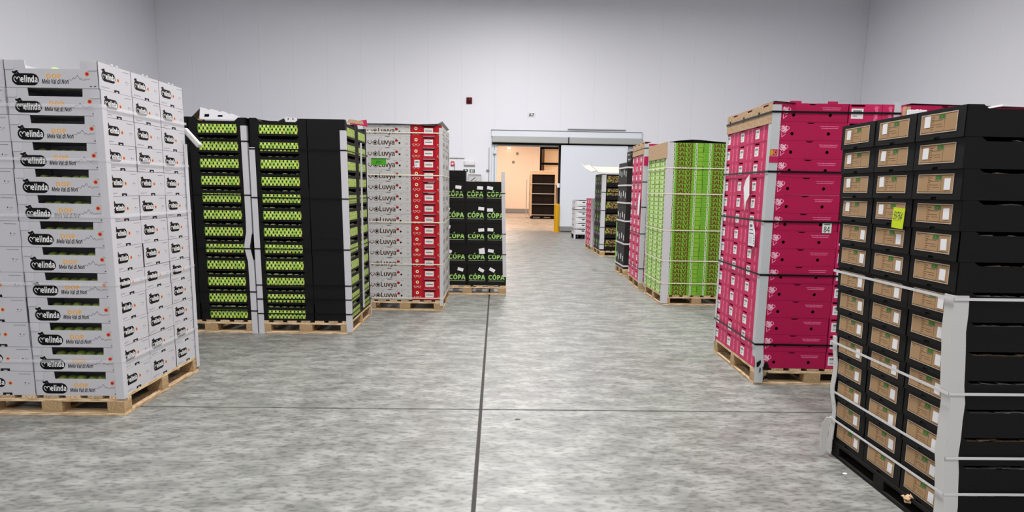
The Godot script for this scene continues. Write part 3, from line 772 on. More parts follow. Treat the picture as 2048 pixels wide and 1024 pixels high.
func wall_fittings():
	# bollard
	var b = thing("bollard", "yellow steel bollard standing before the sliding door's edge", "bollard", Vector3(2.345, 0, -26.98))
	var mb := MB.new(); mb.lathe([Vector2(0.0, 1.10), Vector2(0.07, 1.09), Vector2(0.096, 1.06), Vector2(0.10, 1.02), Vector2(0.10, 0.02), Vector2(0.10, 0.012)], 20); part("post", mb, M.yellow, b)
	mb = MB.new(); slabs(mb, -0.16, 0.16, 0, 0.012, -0.16, 0.16, 0.003); part("base_plate", mb, M.yellow, b)
	# red sounder high on the wall
	var a = thing("alarm_sounder", "dark red alarm sounder high on the white wall", "alarm", Vector3(-1.11, 4.95, WALL_Z))
	mb = MB.new(); mb.xf = Transform3D(Basis(Vector3.RIGHT, PI / 2), Vector3.ZERO); mb.lathe([Vector2(0.001, 0.16), Vector2(0.06, 0.155), Vector2(0.085, 0.13), Vector2(0.095, 0.04), Vector2(0.095, 0.0)], 18); part("dome", mb, M.red, a)
	mb = MB.new(); mb.box(Vector3(0, -0.01, 0.02), Vector3(0.22, 0.24, 0.04), 0.015); part("back_box", mb, M.red, a)
	# wall sign
	var sg = thing("wall_sign", "black bay code on the white wall above the doorway", "sign", Vector3(1.285, 4.453, WALL_Z))
	mb = MB.new(); mb.box(Vector3(0, 0, 0.004), Vector3(0.30, 0.17, 0.008), 0.002); part("plate", mb, M.metal_white, sg)
	var tm := TextMesh.new(); var f := SystemFont.new(); f.font_names = PackedStringArray(["Droid Sans"]); f.font_weight = 700
	tm.font = f; tm.text = "A7"; tm.font_size = 32; tm.pixel_size = 0.0052; tm.depth = 0.004
	var tx := MeshInstance3D.new(); tx.name = "lettering"; tx.mesh = tm; tx.material_override = M.rubber; tx.position = Vector3(0, 0, 0.010); sg.add_child(tx)
	# emergency light
	var e = thing("emergency_light", "white rectangular emergency light on the wall beside the doorway", "light", Vector3(-1.08, 2.59, WALL_Z))
	mb = MB.new(); mb.box(Vector3(0, 0, 0.04), Vector3(0.42, 0.17, 0.08), 0.015); part("housing", mb, M.metal_white, e)
	mb = MB.new(); mb.box(Vector3(0.04, 0.012, 0.083), Vector3(0.28, 0.10, 0.008), 0.003); part("diffuser", mb, M.paper, e)
	mb = MB.new(); slabs(mb, -0.21, 0.21, -0.105, -0.085, 0, 0.06, 0.004); part("base_rail", mb, M.kerb, e)
	var q1 := [["round_sign", -1.235, 0.19, "sign_round", "small square wall sign with pale round symbol above the black crate"], ["exit_sign", -0.98, 0.21, "sign_exit", "small green and white sign beside the round-symbol sign"]]
	for q in q1:
		var sn = thing(q[0], q[4], "sign", Vector3(q[1], 2.29, WALL_Z))
		mb = MB.new(); mb.box(Vector3(0, 0, 0.006), Vector3(q[2], 0.16, 0.012), 0.002); part("board", mb, M.metal_white, sn)
		mb = MB.new(); mb.quad(Vector3(-q[2] / 2, -0.08, 0.0125), Vector3(q[2] / 2, -0.08, 0.0125), Vector3(q[2] / 2, 0.08, 0.0125), Vector3(-q[2] / 2, 0.08, 0.0125), Vector3.BACK); part("sign_face", mb, M[q[3]], sn)
	var cb = thing("control_cabinet", "grey wall control cabinet with a dark diagonal bar beside the doorway", "cabinet", Vector3(-0.88, 1.90, WALL_Z))
	mb = MB.new(); slabs(mb, -0.25, 0.25, -0.14, 0.26, 0, 0.16, 0.01); part("cabinet_body", mb, M.metal_grey, cb)
	mb = MB.new(); mb.quad(Vector3(-0.24, -0.02, 0.1615), Vector3(0.24, -0.02, 0.1615), Vector3(0.24, 0.25, 0.1615), Vector3(-0.24, 0.25, 0.1615), Vector3.BACK); part("cabinet_front", mb, M.control, cb)
	var cp = thing("cable_conduit", "thin grey cable conduit running across the wall above the red call point", "conduit", Vector3(-1.9, 2.775, WALL_Z))
	mb = MB.new(); mb.xf = Transform3D(Basis(Vector3.BACK, -PI / 2), Vector3(0, 0, 0.02)); mb.lathe([Vector2(0.016, 0), Vector2(0.016, 0.62)], 8); part("pipe", mb, M.metal_grey, cp)
	mb = MB.new(); mb.box(Vector3(0.3, 0, 0.012), Vector3(0.04, 0.05, 0.024), 0.004); part("clip", mb, M.metal_grey, cp)
	var cl = thing("fire_point", "red fire call point with a hanging dark lead on the wall", "alarm", Vector3(-1.74, 2.53, WALL_Z))
	mb = MB.new(); mb.box(Vector3(0, 0.03, 0.03), Vector3(0.13, 0.17, 0.06), 0.012); part("call_box", mb, mat(Color(0.78, 0.12, 0.16), 0.4), cl)
	mb = MB.new(); mb.box(Vector3(0.0, 0.03, 0.064), Vector3(0.08, 0.08, 0.01), 0.003); part("window", mb, M.paper, cl)
	mb = MB.new(); mb.box(Vector3(0.07, -0.28, 0.015), Vector3(0.014, 0.62, 0.014), 0.003); part("lead", mb, M.rubber, cl)
	# conduits and boxes by the door frame
	for q in [[-0.33, 0.2, 3.2, "slim grey conduit on the wall nearest the cabinet side of the door frame"], [-0.12, 0.0, 3.3, "pale conduit running up the face of the door frame"]]:
		var p = thing("door_conduit", q[3], "conduit", Vector3(q[0], 0, WALL_Z + (0.06 if q[0] > -0.2 else 0.0)))
		mb = MB.new(); slabs(mb, -0.014, 0.014, q[1], q[2], 0, 0.028, 0.006); part("pipe", mb, M.metal_grey, p)
		mb = MB.new(); slabs(mb, -0.035, 0.035, 1.5, 1.56, 0, 0.045, 0.006); part("clip", mb, M.metal_grey, p)
	for q in [[-0.11, 3.02, M.metal_white, "white sensor box at the top of the door frame conduit"], [-0.37, 2.33, M.kerb, "small grey junction box on the wall beside the door frame"]]:
		mb = MB.new(); mb.box(Vector3(0, 0, 0.04), Vector3(0.12, 0.13 if q[1] > 3 else 0.06, 0.08), 0.012)
		single("junction_box", mb, q[2], q[3], "box", Vector3(q[0], q[1], WALL_Z + (0.09 if q[1] > 3 else 0.0)))
	mb = MB.new(); mb.box(Vector3(0, 0, 0.03), Vector3(0.11, 0.17, 0.06), 0.012)
	single("door_switch", mb, M.paper, "white switch box mounted on the dark edge of the sliding door", "switch", Vector3(2.375, 1.79, WALL_Z + 0.19))

# ------------------------------------------------------------------ pallets
func pallet(w: float, d: float, at: Vector3, turn: float, label: String, h := 0.144) -> Node3D:
	# origin at the floor under the middle; w along x, d along z
	var t = thing("pallet", label, "pallet", at, turn, "wooden pallets under the stacks")
	var bh := h - 0.066
	var nb := 7
	for k in nb:
		var mb := MB.new(); mb.box(Vector3(-w / 2 + 0.05 + (w - 0.1) * k / (nb - 1), h - 0.011, 0), Vector3(0.1, 0.022, d), 0.002)
		part("deck_board", mb, M.wood_z if k % 2 else M.wood_z_pale, t)
	for k in 3:
		var zz := -d / 2 + 0.05 + (d - 0.1) * k / 2
		var mb := MB.new(); mb.box(Vector3(0, h - 0.033, zz), Vector3(w, 0.022, 0.1), 0.002); part("stringer", mb, M.wood_x_pale if k == 2 else M.wood_x, t)
		for j in 3:
			mb = MB.new(); mb.box(Vector3(-w / 2 + 0.06 + (w - 0.12) * j / 2, 0.022 + bh / 2, zz), Vector3(0.12 if j != 1 else 0.14, bh, 0.1), 0.003); part("block", mb, M.wood_block, t)
	for k in 2:
		var mb := MB.new(); mb.box(Vector3(0, 0.011, (-1 if k == 0 else 1) * (d / 2 - 0.05)), Vector3(w, 0.022, 0.1), 0.002); part("bottom_board", mb, M.wood_x_pale, t)
	for k in 3:
		var mb := MB.new(); mb.box(Vector3(-w / 2 + 0.05 + (w - 0.1) * k / 2, 0.011, 0), Vector3(0.1, 0.022, d - 0.2), 0.002); part("bottom_board", mb, M.wood_z, t)
	return t

# ------------------------------------------------------------------ box prototypes: base in the middle at y = 0, long side along x facing +z
func panel_long(kind: Dictionary, mb: MB, back := false):
	mb.xf = Transform3D(Basis(Vector3.UP, PI if back else 0.0), Vector3(kind.w / 2 if back else -kind.w / 2, 0, -kind.d / 2 if back else kind.d / 2))
func panel_end(kind: Dictionary, mb: MB, sgn: float):
	mb.xf = Transform3D(Basis(Vector3.UP, sgn * PI / 2), Vector3(sgn * kind.w / 2, 0, sgn * kind.d / 2))

func proto(called: String) -> Node3D:
	var o := Node3D.new(); o.name = called
	return o

# closed carton: shell with open front and ends, printed panels on the front and both ends
func carton(called: String, kind: Dictionary) -> Node3D:
	var o := proto(called)
	var w: float = kind.w; var d: float = kind.d; var h: float = kind.h; var t := 0.004
	var s := MB.new()
	slabs(s, -w / 2 + 0.001, w / 2 - 0.001, 0.0005, t, -d / 2, d / 2 - 0.001)
	slabs(s, -w / 2 + 0.001, w / 2 - 0.001, h - t - 0.001, h - 0.001, -d / 2, d / 2 - 0.001)
	slabs(s, -w / 2 + 0.001, w / 2 - 0.001, t, h - t, -d / 2, -d / 2 + t)
	part("carton_shell", s, kind.shell, o)
	var f := MB.new(); panel_long(kind, f); f.plate(outline(w, h, kind.get("top", []), kind.get("holes", [])), t, w, h); part("side_panel", f, kind.long, o)
	for g in [1.0, -1.0]:
		var e := MB.new(); panel_end(kind, e, g); e.plate(outline(d, h, kind.get("end_top", []), kind.get("end_holes", [])), t, d, h); part("end_panel", e, kind.end, o)
	return o

# open tray: floor, two long sides with a wide notch, two ends
func tray(called: String, kind: Dictionary) -> Node3D:
	var o := proto(called)
	var w: float = kind.w; var d: float = kind.d; var h: float = kind.h; var t := 0.005
	var s := MB.new()
	slabs(s, -w / 2 + t, w / 2 - t, 0.001, 0.006, -d / 2 + t, d / 2 - t)
	part("tray_base", s, kind.shell, o)
	for back in [false, true]:
		var f := MB.new(); panel_long(kind, f, back); f.plate(outline(w, h, [] if back else kind.top, [], [] if back else kind.get("bottom", [])), t, w, h); part("side_panel", f, kind.get("back", kind.long) if back else kind.long, o)
	for g in [1.0, -1.0]:
		var e := MB.new(); panel_end(kind, e, g); e.plate(outline(d, h, kind.get("end_top", []), kind.get("end_holes", []), kind.get("end_bottom", [])), t, d, h); part("end_panel", e, kind.end, o)
	if kind.has("flap"):
		for g in [-1.0, 1.0]:
			var m := MB.new()
			m.xf = Transform3D(Basis(), Vector3(g * (w / 2 - 0.035), h - 0.033, d / 2 + 0.004))
			var p := PackedVector2Array()
			for q in [[-0.029, -0.026], [0.022, -0.026], [0.029, -0.019], [0.029, 0.030], [-0.029, 0.030]]: p.append(Vector2(q[0], q[1]))
			m.plate(p, 0.0038, 1, 1); part("corner_flap", m, kind.flap, o)
	return o

func patch(called: String, x0: float, x1: float, y0: float, y1: float, where: Transform3D, m: Material, o: Node, thick := 0.0012) -> MeshInstance3D:
	var mb := MB.new(); mb.xf = where * Transform3D(Basis(), Vector3(x0, y0, thick))
	mb.plate(PackedVector2Array([Vector2(0, 0), Vector2(x1 - x0, 0), Vector2(x1 - x0, y1 - y0), Vector2(0, y1 - y0)]), thick - 0.0002, x1 - x0, y1 - y0, false)
	return part(called, mb, m, o)

func face(kind: Dictionary, which: String) -> Transform3D:
	if which == "long": return Transform3D(Basis(), Vector3(-kind.w / 2, 0, kind.d / 2))
	if which == "back": return Transform3D(Basis(Vector3.UP, PI), Vector3(kind.w / 2, 0, -kind.d / 2))
	var s := 1.0 if which == "end+" else -1.0
	return Transform3D(Basis(Vector3.UP, s * PI / 2), Vector3(s * kind.w / 2, 0, s * kind.d / 2))

# ------------------------------------------------------------------ stacks
# anchor: the corner of the stack at the aisle and the camera; side +1 when the aisle lies on +x; u runs from the aisle into the stack, v away from the camera
func place(st: Dictionary, u: float, v: float, y: float) -> Vector3:
	var lx: float = -st.side * u + st.get("lean", 0.0) * y
	var a: float = st.get("yaw", 0.0)
	return Vector3(st.x + lx * cos(a) + v * sin(a), y, st.z - v * cos(a) + lx * sin(a))

func pile(st: Dictionary, slots: Array, pr: Node3D, called: String, rows: int, y0: float, pitch: float, desc: String, tail: String, category: String, group: String) -> Dictionary:
	var got := {}
	for sl in slots:
		for k in rows:
			var row: int = rows - k   # counted from the top
			if sl.has("only") and row > sl.only: continue
			var o: Node3D = pr.duplicate()
			o.name = numbered(called); add_child(o)
			var j := 0.0015
			o.position = place(st, sl.u + rng.randf_range(-j, j), sl.v + rng.randf_range(-j, j), y0 + pitch * k)
			o.rotation.y = -st.get("yaw", 0.0) + sl.turn + rng.randf_range(-0.003, 0.003)
			var from := "topmost" if row == 1 else ("bottom one" if row == rows else nth(row) + " from top")
			tag(o, "%s, %s, %s %s" % [desc, from, sl.name, tail], category, group)
			got["%s%d" % [sl.key, row]] = o
	pr.free()
	return got

func A(k: int, key: String, name: String, w := 0.6, d := 0.4, u0 := 0.0) -> Dictionary:
	return {"u": u0 + w / 2, "v": d * (k + 0.5), "turn": 0.0, "key": key, "name": name}
func B(k: int, key: String, name: String, side: float, u0 := 0.0, w := 0.6, d := 0.4) -> Dictionary:
	return {"u": u0 + d / 2, "v": w * (k + 0.5), "turn": side * PI / 2, "key": key, "name": name}

func corner_board(st: Dictionary, cu: float, cv: float, y0: float, y1: float, label: String, m: Material, wobble: Array = [], leg := 0.055, t := 0.005):
	# an L of pressed card round the corner of the stack at (cu, cv): its outer faces look to the aisle side or away, to the camera or away
	var outx: float = (1.0 if cu < 0.3 else -1.0) * st.side
	var outz := 1.0 if cv < 0.3 else -1.0
	var pts := PackedVector2Array()
	for q in [[0, 0], [-leg, 0], [-leg, -t], [-t, -t], [-t, -leg], [0, -leg]]: pts.append(Vector2(q[0] * outx, q[1] * outz))
	var path := []
	var n := 14
	for k in n + 1:
		var y := lerpf(y0, y1, float(k) / n)
		var w := Vector2.ZERO
		for q in wobble:
			w += Vector2(q[2], q[3]) * exp(-pow((y - q[0]) / q[1], 2))
		path.append(Vector3(st.get("lean", 0.0) * y + w.x + outx * (t + 0.003), y, w.y + outz * (t + 0.003)))
	var mb := MB.new(); mb.sweep(pts, path)
	single("corner_board", mb, m, label, "corner board", place({"x": st.x, "z": st.z, "side": st.side, "yaw": st.get("yaw", 0.0)}, cu, cv, 0.0), -st.get("yaw", 0.0), "corner boards of the stacks")

func band(st: Dictionary, w: float, d: float, ys: Array, wide: float, m: Material, desc: String, group: String, off := 0.011, called := "strap"):
	var k := 0
	var names := []
	for y in ys:
		k += 1
		var lean: float = st.get("lean", 0.0) * y
		var mb := MB.new()
		var x0: float = minf(0.0, -st.side * w) + lean - off; var x1: float = maxf(0.0, -st.side * w) + lean + off
		var z0 := off; var z1 := -d - off
		var t := 0.0012
		slabs(mb, x0, x1, -wide / 2, wide / 2, z0 - t, z0); slabs(mb, x0, x1, -wide / 2, wide / 2, z1, z1 + t)
		slabs(mb, x0, x0 + t, -wide / 2, wide / 2, z0, z1); slabs(mb, x1 - t, x1, -wide / 2, wide / 2, z0, z1)
		var which := "topmost" if k == 1 else ("lowest" if k == ys.size() else nth(k) + " from top")
		single(called, mb, m, "%s, %s of %d" % [desc, which, ys.size()], "strap", Vector3(st.x, y, st.z), -st.get("yaw", 0.0), group)

func under(st: Dictionary, w: float, d: float, label: String, h := 0.144):
	var p := place({"x": st.x, "z": st.z, "side": st.side, "yaw": st.get("yaw", 0.0)}, w / 2, d / 2, 0.0)
	pallet(w, d, p, -st.get("yaw", 0.0), label, h)

func apple_mesh(r: float) -> MB:
	var mb := MB.new()
	mb.lathe([Vector2(0.001, 0.78 * r), Vector2(0.16 * r, 0.86 * r), Vector2(0.45 * r, 0.88 * r), Vector2(0.78 * r, 0.62 * r), Vector2(0.99 * r, 0.1 * r), Vector2(0.90 * r, -0.42 * r), Vector2(0.58 * r, -0.80 * r), Vector2(0.2 * r, -0.86 * r), Vector2(0.001, -0.8 * r)], 14)
	return mb

# ------------------------------------------------------------------ the white apple crates
func stack_melinda():
	var st := {"x": -2.575, "z": -4.66, "side": 1.0}
	var pitch := 0.1716
	under(st, 1.0, 1.2, "wooden pallet under the stack of white apple crates")
	var h := pitch + 0.0
	var k := {"w": 0.597, "d": 0.3965, "h": h - 0.0022, "shell": M.card_white, "long": M.melinda_long, "end": M.melinda_end, "flap": M.card_white, "back": M.card_white}
	k.top = [Vector2(0, k.h), Vector2(0.133, k.h), Vector2(0.136, h * 0.69), Vector2(0.482, h * 0.69), Vector2(0.485, k.h), Vector2(0.597, k.h)]
	var e := []
	e.append(Vector2(0, k.h - 0.001))
	for x in [0.165, 0.215]:
		e.append_array([Vector2(x - 0.013, k.h - 0.001), Vector2(x - 0.010, k.h + 0.010), Vector2(x + 0.010, k.h + 0.010), Vector2(x + 0.013, k.h - 0.001)])
	e.append(Vector2(0.3965, k.h - 0.001))
	var pr := tray("apple_crate", k)
	var s := [A(0, "a", "corner column of"), A(1, "b", "middle column of"), A(2, "c", "rear column of"), B(0, "d", "inner column of", 1.0, 0.6)]
	var got := pile(st, s, pr, "apple_crate", 13, 0.145, pitch, "white apple crate with black oval logo", "its stack", "crate", "white apple crates with oval logos")
	for key in ["a1", "b1", "c1"]:
		for x in [-0.03, 0.03]:
			patch("stacking_lug", -0.014 + x, 0.014 + x, h - 0.004, h + 0.010, Transform3D(Basis(Vector3.UP, PI / 2), Vector3(0.2965, 0, 0.0)), M.card_white, got[key], 0.003)
	# apples behind the notches
	var am := apple_mesh(0.038)
	for row in range(2, 14):
		var yb := 0.145 + pitch * (13 - row)
		for i in 5:
			var lowest := 0.010 if row < 4 else 0.0
			var o := single("apple", am, M.apple, "green apple, %s from left, in the %s white apple crate from top" % [nth(i + 1), nth(row)], "apple", place(st, 0.17 + 0.066 * i + rng.randf_range(-0.008, 0.008), 0.055 + rng.randf_range(0, 0.01), yb + 0.096 + rng.randf_range(-0.006, 0.004) - lowest), rng.randf() * 6.0, "green apples in the white apple crates")
			o.rotation.x = rng.randf_range(-0.5, 0.5)
	single("apple", am, mat(Color(0.66, 0.80, 0.35), 0.35), "bright green apple peeking over the notch of the topmost white crate", "apple", place(st, 0.305, 0.05, 0.145 + pitch * 12 + 0.098))
	corner_board(st, 0.0, 0.0, 0.125, 2.11, "white card corner board on the near corner of the white apple crates", M.card_white)
	corner_board(st, 0.0, 1.2, 0.05, 1.93, "white card corner board on the rear corner of the white apple crates", M.card_white)
	# its loosened upper end leans out over the black crates
	var mb := MB.new(); mb.xf = Transform3D(Basis(Vector3.BACK, -0.98), Vector3.ZERO)
	mb.sweep(PackedVector2Array([Vector2(0, 0), Vector2(-0.05, 0), Vector2(-0.05, -0.006), Vector2(-0.006, -0.006), Vector2(-0.006, -0.05), Vector2(0, -0.05)]), [Vector3(0, 0, 0), Vector3(0, 0.15, 0)])
	mb.xf = Transform3D()
	var ed := MB.new(); ed.xf = Transform3D(Basis(Vector3.BACK, 0.72), Vector3(0, 0, 0)); ed.box(Vector3(0, 0, 0), Vector3(0.042, 0.185, 0.045), 0.008)
	single("edge_protector", ed, M.foam, "loose pale edge protector sticking out from the white crates towards the black crates", "edge protector", Vector3(-2.535, 1.985, -5.90))
	band(st, 1.0, 1.2, [2.093, 1.752, 1.384, 0.925, 0.392], 0.020, M.strap_film, "clear film strap round the white apple crates", "film straps round the white apple crates")

# ------------------------------------------------------------------ black crates with the green label
func green_kind() -> Dictionary:
	var k := {"w": 0.598, "d": 0.398, "h": 0.183, "shell": M.card_black, "long": M.card_black, "end": M.card_black}
	var h: float = k.h
	k.top = [Vector2(0, h), Vector2(0.075, h), Vector2(0.115, h * 0.80), Vector2(0.483, h * 0.80), Vector2(0.523, h), Vector2(0.598, h)]
	return k

func stack_green():
	var pitch := 0.1795
	var am := apple_mesh(0.04)
	for which in 2:
		var st := {"x": -1.585 if which == 0 else -2.615, "z": -7.46, "side": 1.0, "lean": -0.012 if which == 0 else -0.014}
		var tail := "stack nearest heart-logo cartons" if which == 0 else "stack under tented lid"
		under(st, 1.0, 1.2, "wooden pallet under the black crate stack beside the heart-logo cartons" if which == 0 else "wooden pallet under the black crate stack with the tented white lid")
		var k := green_kind()
		var pr := tray("black_crate", k)
		patch("fruit_label", 0.098, 0.505, 0.024, 0.112, face(k, "long"), M.green_label, pr.get_node("side_panel"))
		var s := []
		if which == 0:
			s = [A(0, "a", "label column of", 0.6, 0.4, 0.4), B(0, "d", "plain column of", 1.0), B(1, "e", "rear column of", 1.0)]
		else:
			s = [A(0, "a", "label column of", 0.6, 0.4, 0.0), B(0, "d", "plain column of", 1.0, 0.6)]
		pile(st, s, pr, "black_crate", 12, 0.145, pitch, "black crate with green fruit label", tail, "crate", "black crates with green fruit labels, " + tail)
		var u0 := 0.4 if which == 0 else 0.0
		for row in range(2, 13):
			if which == 0 and row == 2: continue
			var yb := 0.145 + pitch * (12 - row)
			for i in 6:
				single("apple", am, M.apple_pale, "pale green apple, %s from left, %s black crate from top, %s" % [nth(i + 1), nth(row), "stack beside heart logos" if which == 0 else "tented-lid stack"], "apple", place(st, u0 + 0.115 + 0.074 * i + rng.randf_range(-0.006, 0.006), 0.052, yb + 0.118 + rng.randf_range(-0.006, 0.004)), rng.randf() * 6.0, "pale green apples in the black crates")
			if which == 0:
				for j in 2:
					for i in 4:
						single("apple", am, M.apple_pale, "pale green apple, %s from left, %s aisle-facing crate from top, %s column" % [nth(i + 1), nth(row), "corner" if j == 0 else "rear"], "apple", place(st, 0.052, j * 0.6 + 0.15 + 0.1 * i, yb + 0.118 + rng.randf_range(-0.006, 0.004)), rng.randf() * 6.0, "pale green apples in the black crates")
		if which == 0:
			corner_board(st, 0.0, 0.0, 0.02, 2.19, "white card corner board on the aisle corner of the green-label crates", M.card_white, [], 0.06)
			corner_board(st, 0.0, 1.2, 0.0, 2.12, "white card corner board on the far aisle corner of the green-label crates", M.card_white, [], 0.05)
			corner_board(st, 1.0, 0.0, 0.0, 2.0, "white card corner board in the gap between the stacks, on the heart-logo side", M.card_white, [], 0.06)
			var mb := MB.new()
			slabs(mb, -0.006, 0.006, 0.20, 2.1, 0, 0.02, 0.002)
			single("edge_strip", mb, M.card_white, "narrow white strip down the seam of the aisle-facing black crates", "edge strip", place(st, -0.014, 0.6, 0.0), PI / 2)
			band(st, 1.0, 1.2, [1.984, 1.476, 0.931, 0.537, 0.383, 0.222], 0.013, M.strap_black, "black strap round the crates beside the heart-logo cartons", "black straps round the green-label crates")
		else:
			corner_board(st, 0.0, 0.0, 0.0, 2.22, "white buckled corner board in the gap between the stacks, on the tented-lid side", M.card_white, [[0.95, 0.10, -0.035, 0.0]], 0.06)
			band(st, 1.0, 1.2, [2.06, 1.50, 0.93, 0.46, 0.25], 0.013, M.strap_black, "black strap round the crates under the tented lid", "black straps round the tented-lid stack")
			lids(st)
	# punched white lid sheets on the other stack
	var st2 := {"x": -1.585, "z": -7.46, "side": 1.0}
	var mb2 := MB.new()
	mb2.sheet([Vector2(-1.06, 2.318), Vector2(-1.00, 2.300), Vector2(-0.90, 2.285), Vector2(-0.80, 2.275), Vector2(-0.74, 2.276)], 0.004, -0.02, -0.38)
	single("lid_sheet", mb2, M.card_white, "sagging white lid sheet on the label column beside the white peak", "lid", Vector3(st2.x, 0.0, st2.z))
	var t := thing("lid_carton", "punched white lid carton lying open on the second label column", "lid", Vector3(st2.x, 2.262, st2.z - 0.08))
	var pm := MB.new(); pm.xf = Transform3D(Basis(Vector3.RIGHT, -0.35), Vector3(-0.76, 0.0, 0.0))
	pm.plate(PackedVector2Array([Vector2(0, 0), Vector2(0.34, 0), Vector2(0.30, 0.055), Vector2(0.09, 0.065)]), 0.004, 1, 1); part("flap", pm, M.card_white, t)
	var tr := MB.new(); tr.xf = Transform3D(Basis(Vector3.RIGHT, -0.2), Vector3(-0.78, 0.0, 0.006))
	tr.plate(PackedVector2Array([Vector2(0, 0), Vector2(0.12, 0), Vector2(0.10, 0.05)]), 0.004, 1, 1); part("end_flap", tr, M.card_black, t)
	for x in [0.12, 0.17, 0.22, 0.265]:
		var hm := MB.new(); hm.xf = Transform3D(Basis(Vector3.RIGHT, PI / 2 - 0.35), Vector3(-0.76 + x, 0.044, -0.014)); hm.lathe([Vector2(0.001, 0.001), Vector2(0.007, 0.0012), Vector2(0.0072, 0.0)], 8); part("punch_hole", hm, M.dark, t)
	# a pink tray flap and brown end standing on the aisle crates
	var pf := MB.new(); pf.xf = Transform3D(Basis(Vector3.UP, 0.2) * Basis(Vector3.RIGHT, -0.1), Vector3(-0.08, 2.30, -0.50))
	pf.plate(PackedVector2Array([Vector2(0, 0), Vector2(0.20, -0.02), Vector2(0.19, 0.055), Vector2(0.02, 0.025)]), 0.004, 1, 1)
	single("pink_flap", pf, M.card_pink, "torn pink carton flap standing on top of the aisle-facing black crates", "flap", Vector3(st2.x, 0, st2.z))
	var bf := MB.new(); bf.xf = Transform3D(Basis(Vector3.UP, 0.9), Vector3(-0.06, 2.295, -0.28))
	bf.plate(PackedVector2Array([Vector2(0, 0), Vector2(0.24, 0), Vector2(0.22, 0.035), Vector2(0.03, 0.04)]), 0.004, 1, 1)
	single("kraft_flap", bf, M.kraft, "brown card flap on top of the aisle-facing black crates", "flap", Vector3(st2.x, 0, st2.z))

func lids(st: Dictionary):
	# folded white lid with punched slots, propped like a tent on the label column
	var t := thing("lid_carton", "white punched lid carton propped like a tent on the black crates", "lid", Vector3(st.x - 0.02, 2.285, st.z - 0.035))
	var pm := MB.new(); pm.xf = Transform3D(Basis(Vector3.RIGHT, -0.5), Vector3(-0.50, -0.005, 0.0))
	var o := PackedVector2Array([Vector2(0, 0)])
	for q in [[0.045, 0.030, 0.095, 0.066], [0.185, 0.034, 0.235, 0.058]]:
		var hh := slot_hole(q[0], q[2], q[1], q[3])
		var low: Vector2 = hh[0]
		o.append(Vector2(low.x - 0.0001, 0)); o.append(Vector2(low.x - 0.0001, low.y))
		for k in range(1, 5): o.append(hh[k])
		o.append(Vector2(low.x + 0.0001, low.y)); o.append(Vector2(low.x + 0.0001, 0))
	for q in [[0.48, 0], [0.46, 0.02], [0.38, 0.055], [0.325, 0.080], [0.30, 0.070], [0.26, 0.095], [0.22, 0.107], [0.205, 0.095], [0.16, 0.115], [0.10, 0.128], [0.085, 0.115], [0.045, 0.135], [-0.015, 0.148]]: o.append(Vector2(q[0], q[1]))
	pm.plate(o, 0.004, 1, 1); part("top_flap", pm, M.card_white, t)
	var inner := MB.new(); inner.xf = Transform3D(Basis(Vector3.RIGHT, -0.5), Vector3(-0.50, -0.012, -0.02))
	inner.plate(PackedVector2Array([Vector2(0.0, 0), Vector2(0.46, 0), Vector2(0.36, 0.055), Vector2(0.2, 0.09), Vector2(0.0, 0.125)]), 0.003, 1, 1); part("inner_flap", inner, M.dark, t)
	var tr := MB.new(); tr.xf = Transform3D(Basis(Vector3.UP, 0.5), Vector3(-0.625, 0.0, -0.05))
	tr.plate(PackedVector2Array([Vector2(0, 0), Vector2(0.15, -0.01), Vector2(0.115, 0.125)]), 0.004, 1, 1); part("end_flap", tr, mat(Color(0.22, 0.16, 0.13), 0.8), t)
	var fr := MB.new(); fr.xf = Transform3D(Basis(Vector3.RIGHT, -0.1), Vector3(-0.50, -0.030, 0.012))
	fr.plate(PackedVector2Array([Vector2(0.06, 0), Vector2(0.47, 0), Vector2(0.46, 0.032), Vector2(0.34, 0.024), Vector2(0.2, 0.030), Vector2(0.06, 0.026)]), 0.003, 1, 1); part("front_flap", fr, M.card_grey, t)
	var kf := MB.new(); kf.xf = Transform3D(Basis(), Vector3(-0.535, -0.032, 0.016))
	kf.plate(PackedVector2Array([Vector2(0, 0.0), Vector2(0.075, 0), Vector2(0.075, 0.030), Vector2(-0.012, 0.034)]), 0.003, 1, 1); part("card_corner", kf, M.kraft, t)
	var back := MB.new(); slabs(back, -0.52, -0.04, 0.018, 0.024, -0.36, -0.03, 0.002); part("lid_sheet", back, M.card_white, t)

